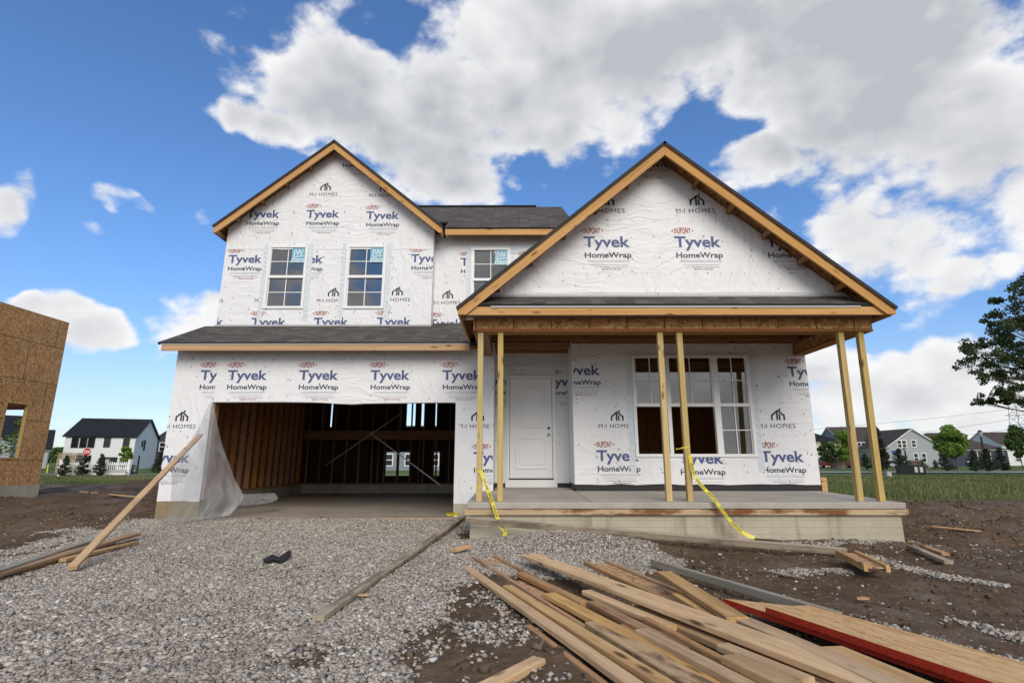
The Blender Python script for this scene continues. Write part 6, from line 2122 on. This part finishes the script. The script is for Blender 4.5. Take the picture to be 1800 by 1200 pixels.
mb = MB(); mb.box(q.x - 1.15, q.x + 1.15, q.y - .3, q.y + .3, zg, zg + .72); mb.box(q.x - 1.2, q.x + 1.2, q.y - .34, q.y + .34, zg + .722, zg + .79); mb.build('body', M['darkmetal'], e)
for dx, ww in ((.15, .28), (.62, .30)):
    mb = MB(); mb.box(q.x + dx, q.x + dx + ww, q.y - .315, q.y - .302, zg + .18, zg + .66); mb.build('panel', M['white'], e)
q = at(1564, 852, 40); zg = hz(q.x, q.y)
mb = MB(); mb.box(q.x - .16, q.x + .16, q.y - .15, q.y + .15, zg - .05, zg + .40); mb.box(q.x - .18, q.x + .18, q.y - .17, q.y + .17, zg + .402, zg + .45)
tag(mb.build('utility_pedestal', M['side_dove']), 'small pale utility pedestal in the grass by the last porch post', 'utility box')


# dark red cars
def car(label, px_, yb, Y, rz):
    q = at(px_, yb, Y); zg = hz(q.x, q.y)
    e = empty('parked_car', (q.x, q.y, zg), label, 'car', 'dark red parked cars')
    prof = [(-2.2, .35), (-2.25, .75), (-2.1, .95), (-1.2, 1.02), (-.55, 1.48), (.9, 1.52), (1.6, 1.1), (2.15, 1.0), (2.25, .7), (2.2, .35)]
    def loc(mb, nm, m, par):
        o = mb.build(nm, m); o.location = (q.x, q.y, zg); o.rotation_euler = (0, 0, rz); setpar(o, par); return o
    mb = MB(); prism(mb, prof, -.88, .88)
    b_ = loc(mb, 'body', M['carred'], e)
    bv = b_.modifiers.new('b', 'BEVEL'); bv.width = .08; bv.segments = 3
    for s in (-1, 1):
        mb = MB(); yy = s * .885
        mb.poly([(-1.05, yy, 1.03), (-.5, yy, 1.42), (.1, yy, 1.45), (.1, yy, 1.03)]); mb.poly([(.2, yy, 1.03), (.2, yy, 1.45), (.85, yy, 1.45), (1.35, yy, 1.08)])
        loc(mb, 'side_window', M['farglass'], e)
        for x in (-1.4, 1.4):
            mb = MB(); mb.tube([(x, s * .70, .34), (x, s * .90, .34)], .34, 16); wh = loc(mb, 'wheel', M['rubber'], e)
            mb = MB(); mb.tube([(x, s * .902, .34), (x, s * .915, .34)], .2, 12); loc(mb, 'rim', M['metal'], wh)
    mb = MB(); mb.poly([(-1.19, -.7, 1.045), (-1.19, .7, 1.045), (-.6, .62, 1.47), (-.6, -.62, 1.47)]); loc(mb, 'windscreen', M['farglass'], e)
    return e
car('dark red car parked beside the porch wall corner', 1445, 828, 88, R(20))
car('dark red car right of the tan brick pillar', 1490, 829, 88, R(195))

# pylon and lines
q = at(1797, 770, 300)
e = empty('transmission_pylon', (q.x, q.y, hz(q.x, q.y)), 'grey lattice pylon far off at the right edge', 'pylon')
zg = hz(q.x, q.y); H = 46
mb = MB()
def leg(k, z):
    s = 3.2 * (1 - z / H) ** .8 + .9
    return Vector((q.x + s * (1, 1, -1, -1)[k], q.y + s * (1, -1, -1, 1)[k], zg + z))
lv = [0, 8, 15, 21, 26, 31, 36, 41, 46]
for a_, b2 in zip(lv[:-1], lv[1:]):
    for k in range(4):
        mb.obox(leg(k, a_), leg(k, b2), .28, .28); mb.obox(leg(k, a_), leg((k + 1) % 4, b2), .16, .16, (.3, .2, 1)); mb.obox(leg((k + 1) % 4, a_), leg(k, b2), .16, .16, (.3, .2, 1)); mb.obox(leg(k, b2), leg((k + 1) % 4, b2), .16, .16)
mb.build('lattice', M['metal'], e)
for z in (26, 33, 40):
    mb = MB(); mb.obox((q.x - 7, q.y, zg + z), (q.x + 7, q.y, zg + z), .3, .3); mb.obox((q.x - 7, q.y, zg + z), (q.x, q.y, zg + z + 2.2), .2, .2); mb.obox((q.x + 7, q.y, zg + z), (q.x, q.y, zg + z + 2.2), .2, .2); mb.build('cross_arm', M['metal'], e)
for k, (pts, lab) in enumerate(((((1430, 754), (1620, 737), (1800, 716)), 'highest power line left of the pylon'), (((1440, 778), (1640, 757), (1800, 733)), 'middle power line left of the pylon'), (((1620, 770), (1720, 762), (1800, 750)), 'lowest power line left of the pylon'))):
    mb = MB(); mb.tube(spline([at(x, y, 300) for x, y in pts], 12), .07, 5)
    tag(mb.build('power_line', M['tydark']), lab, 'power line', 'power lines')
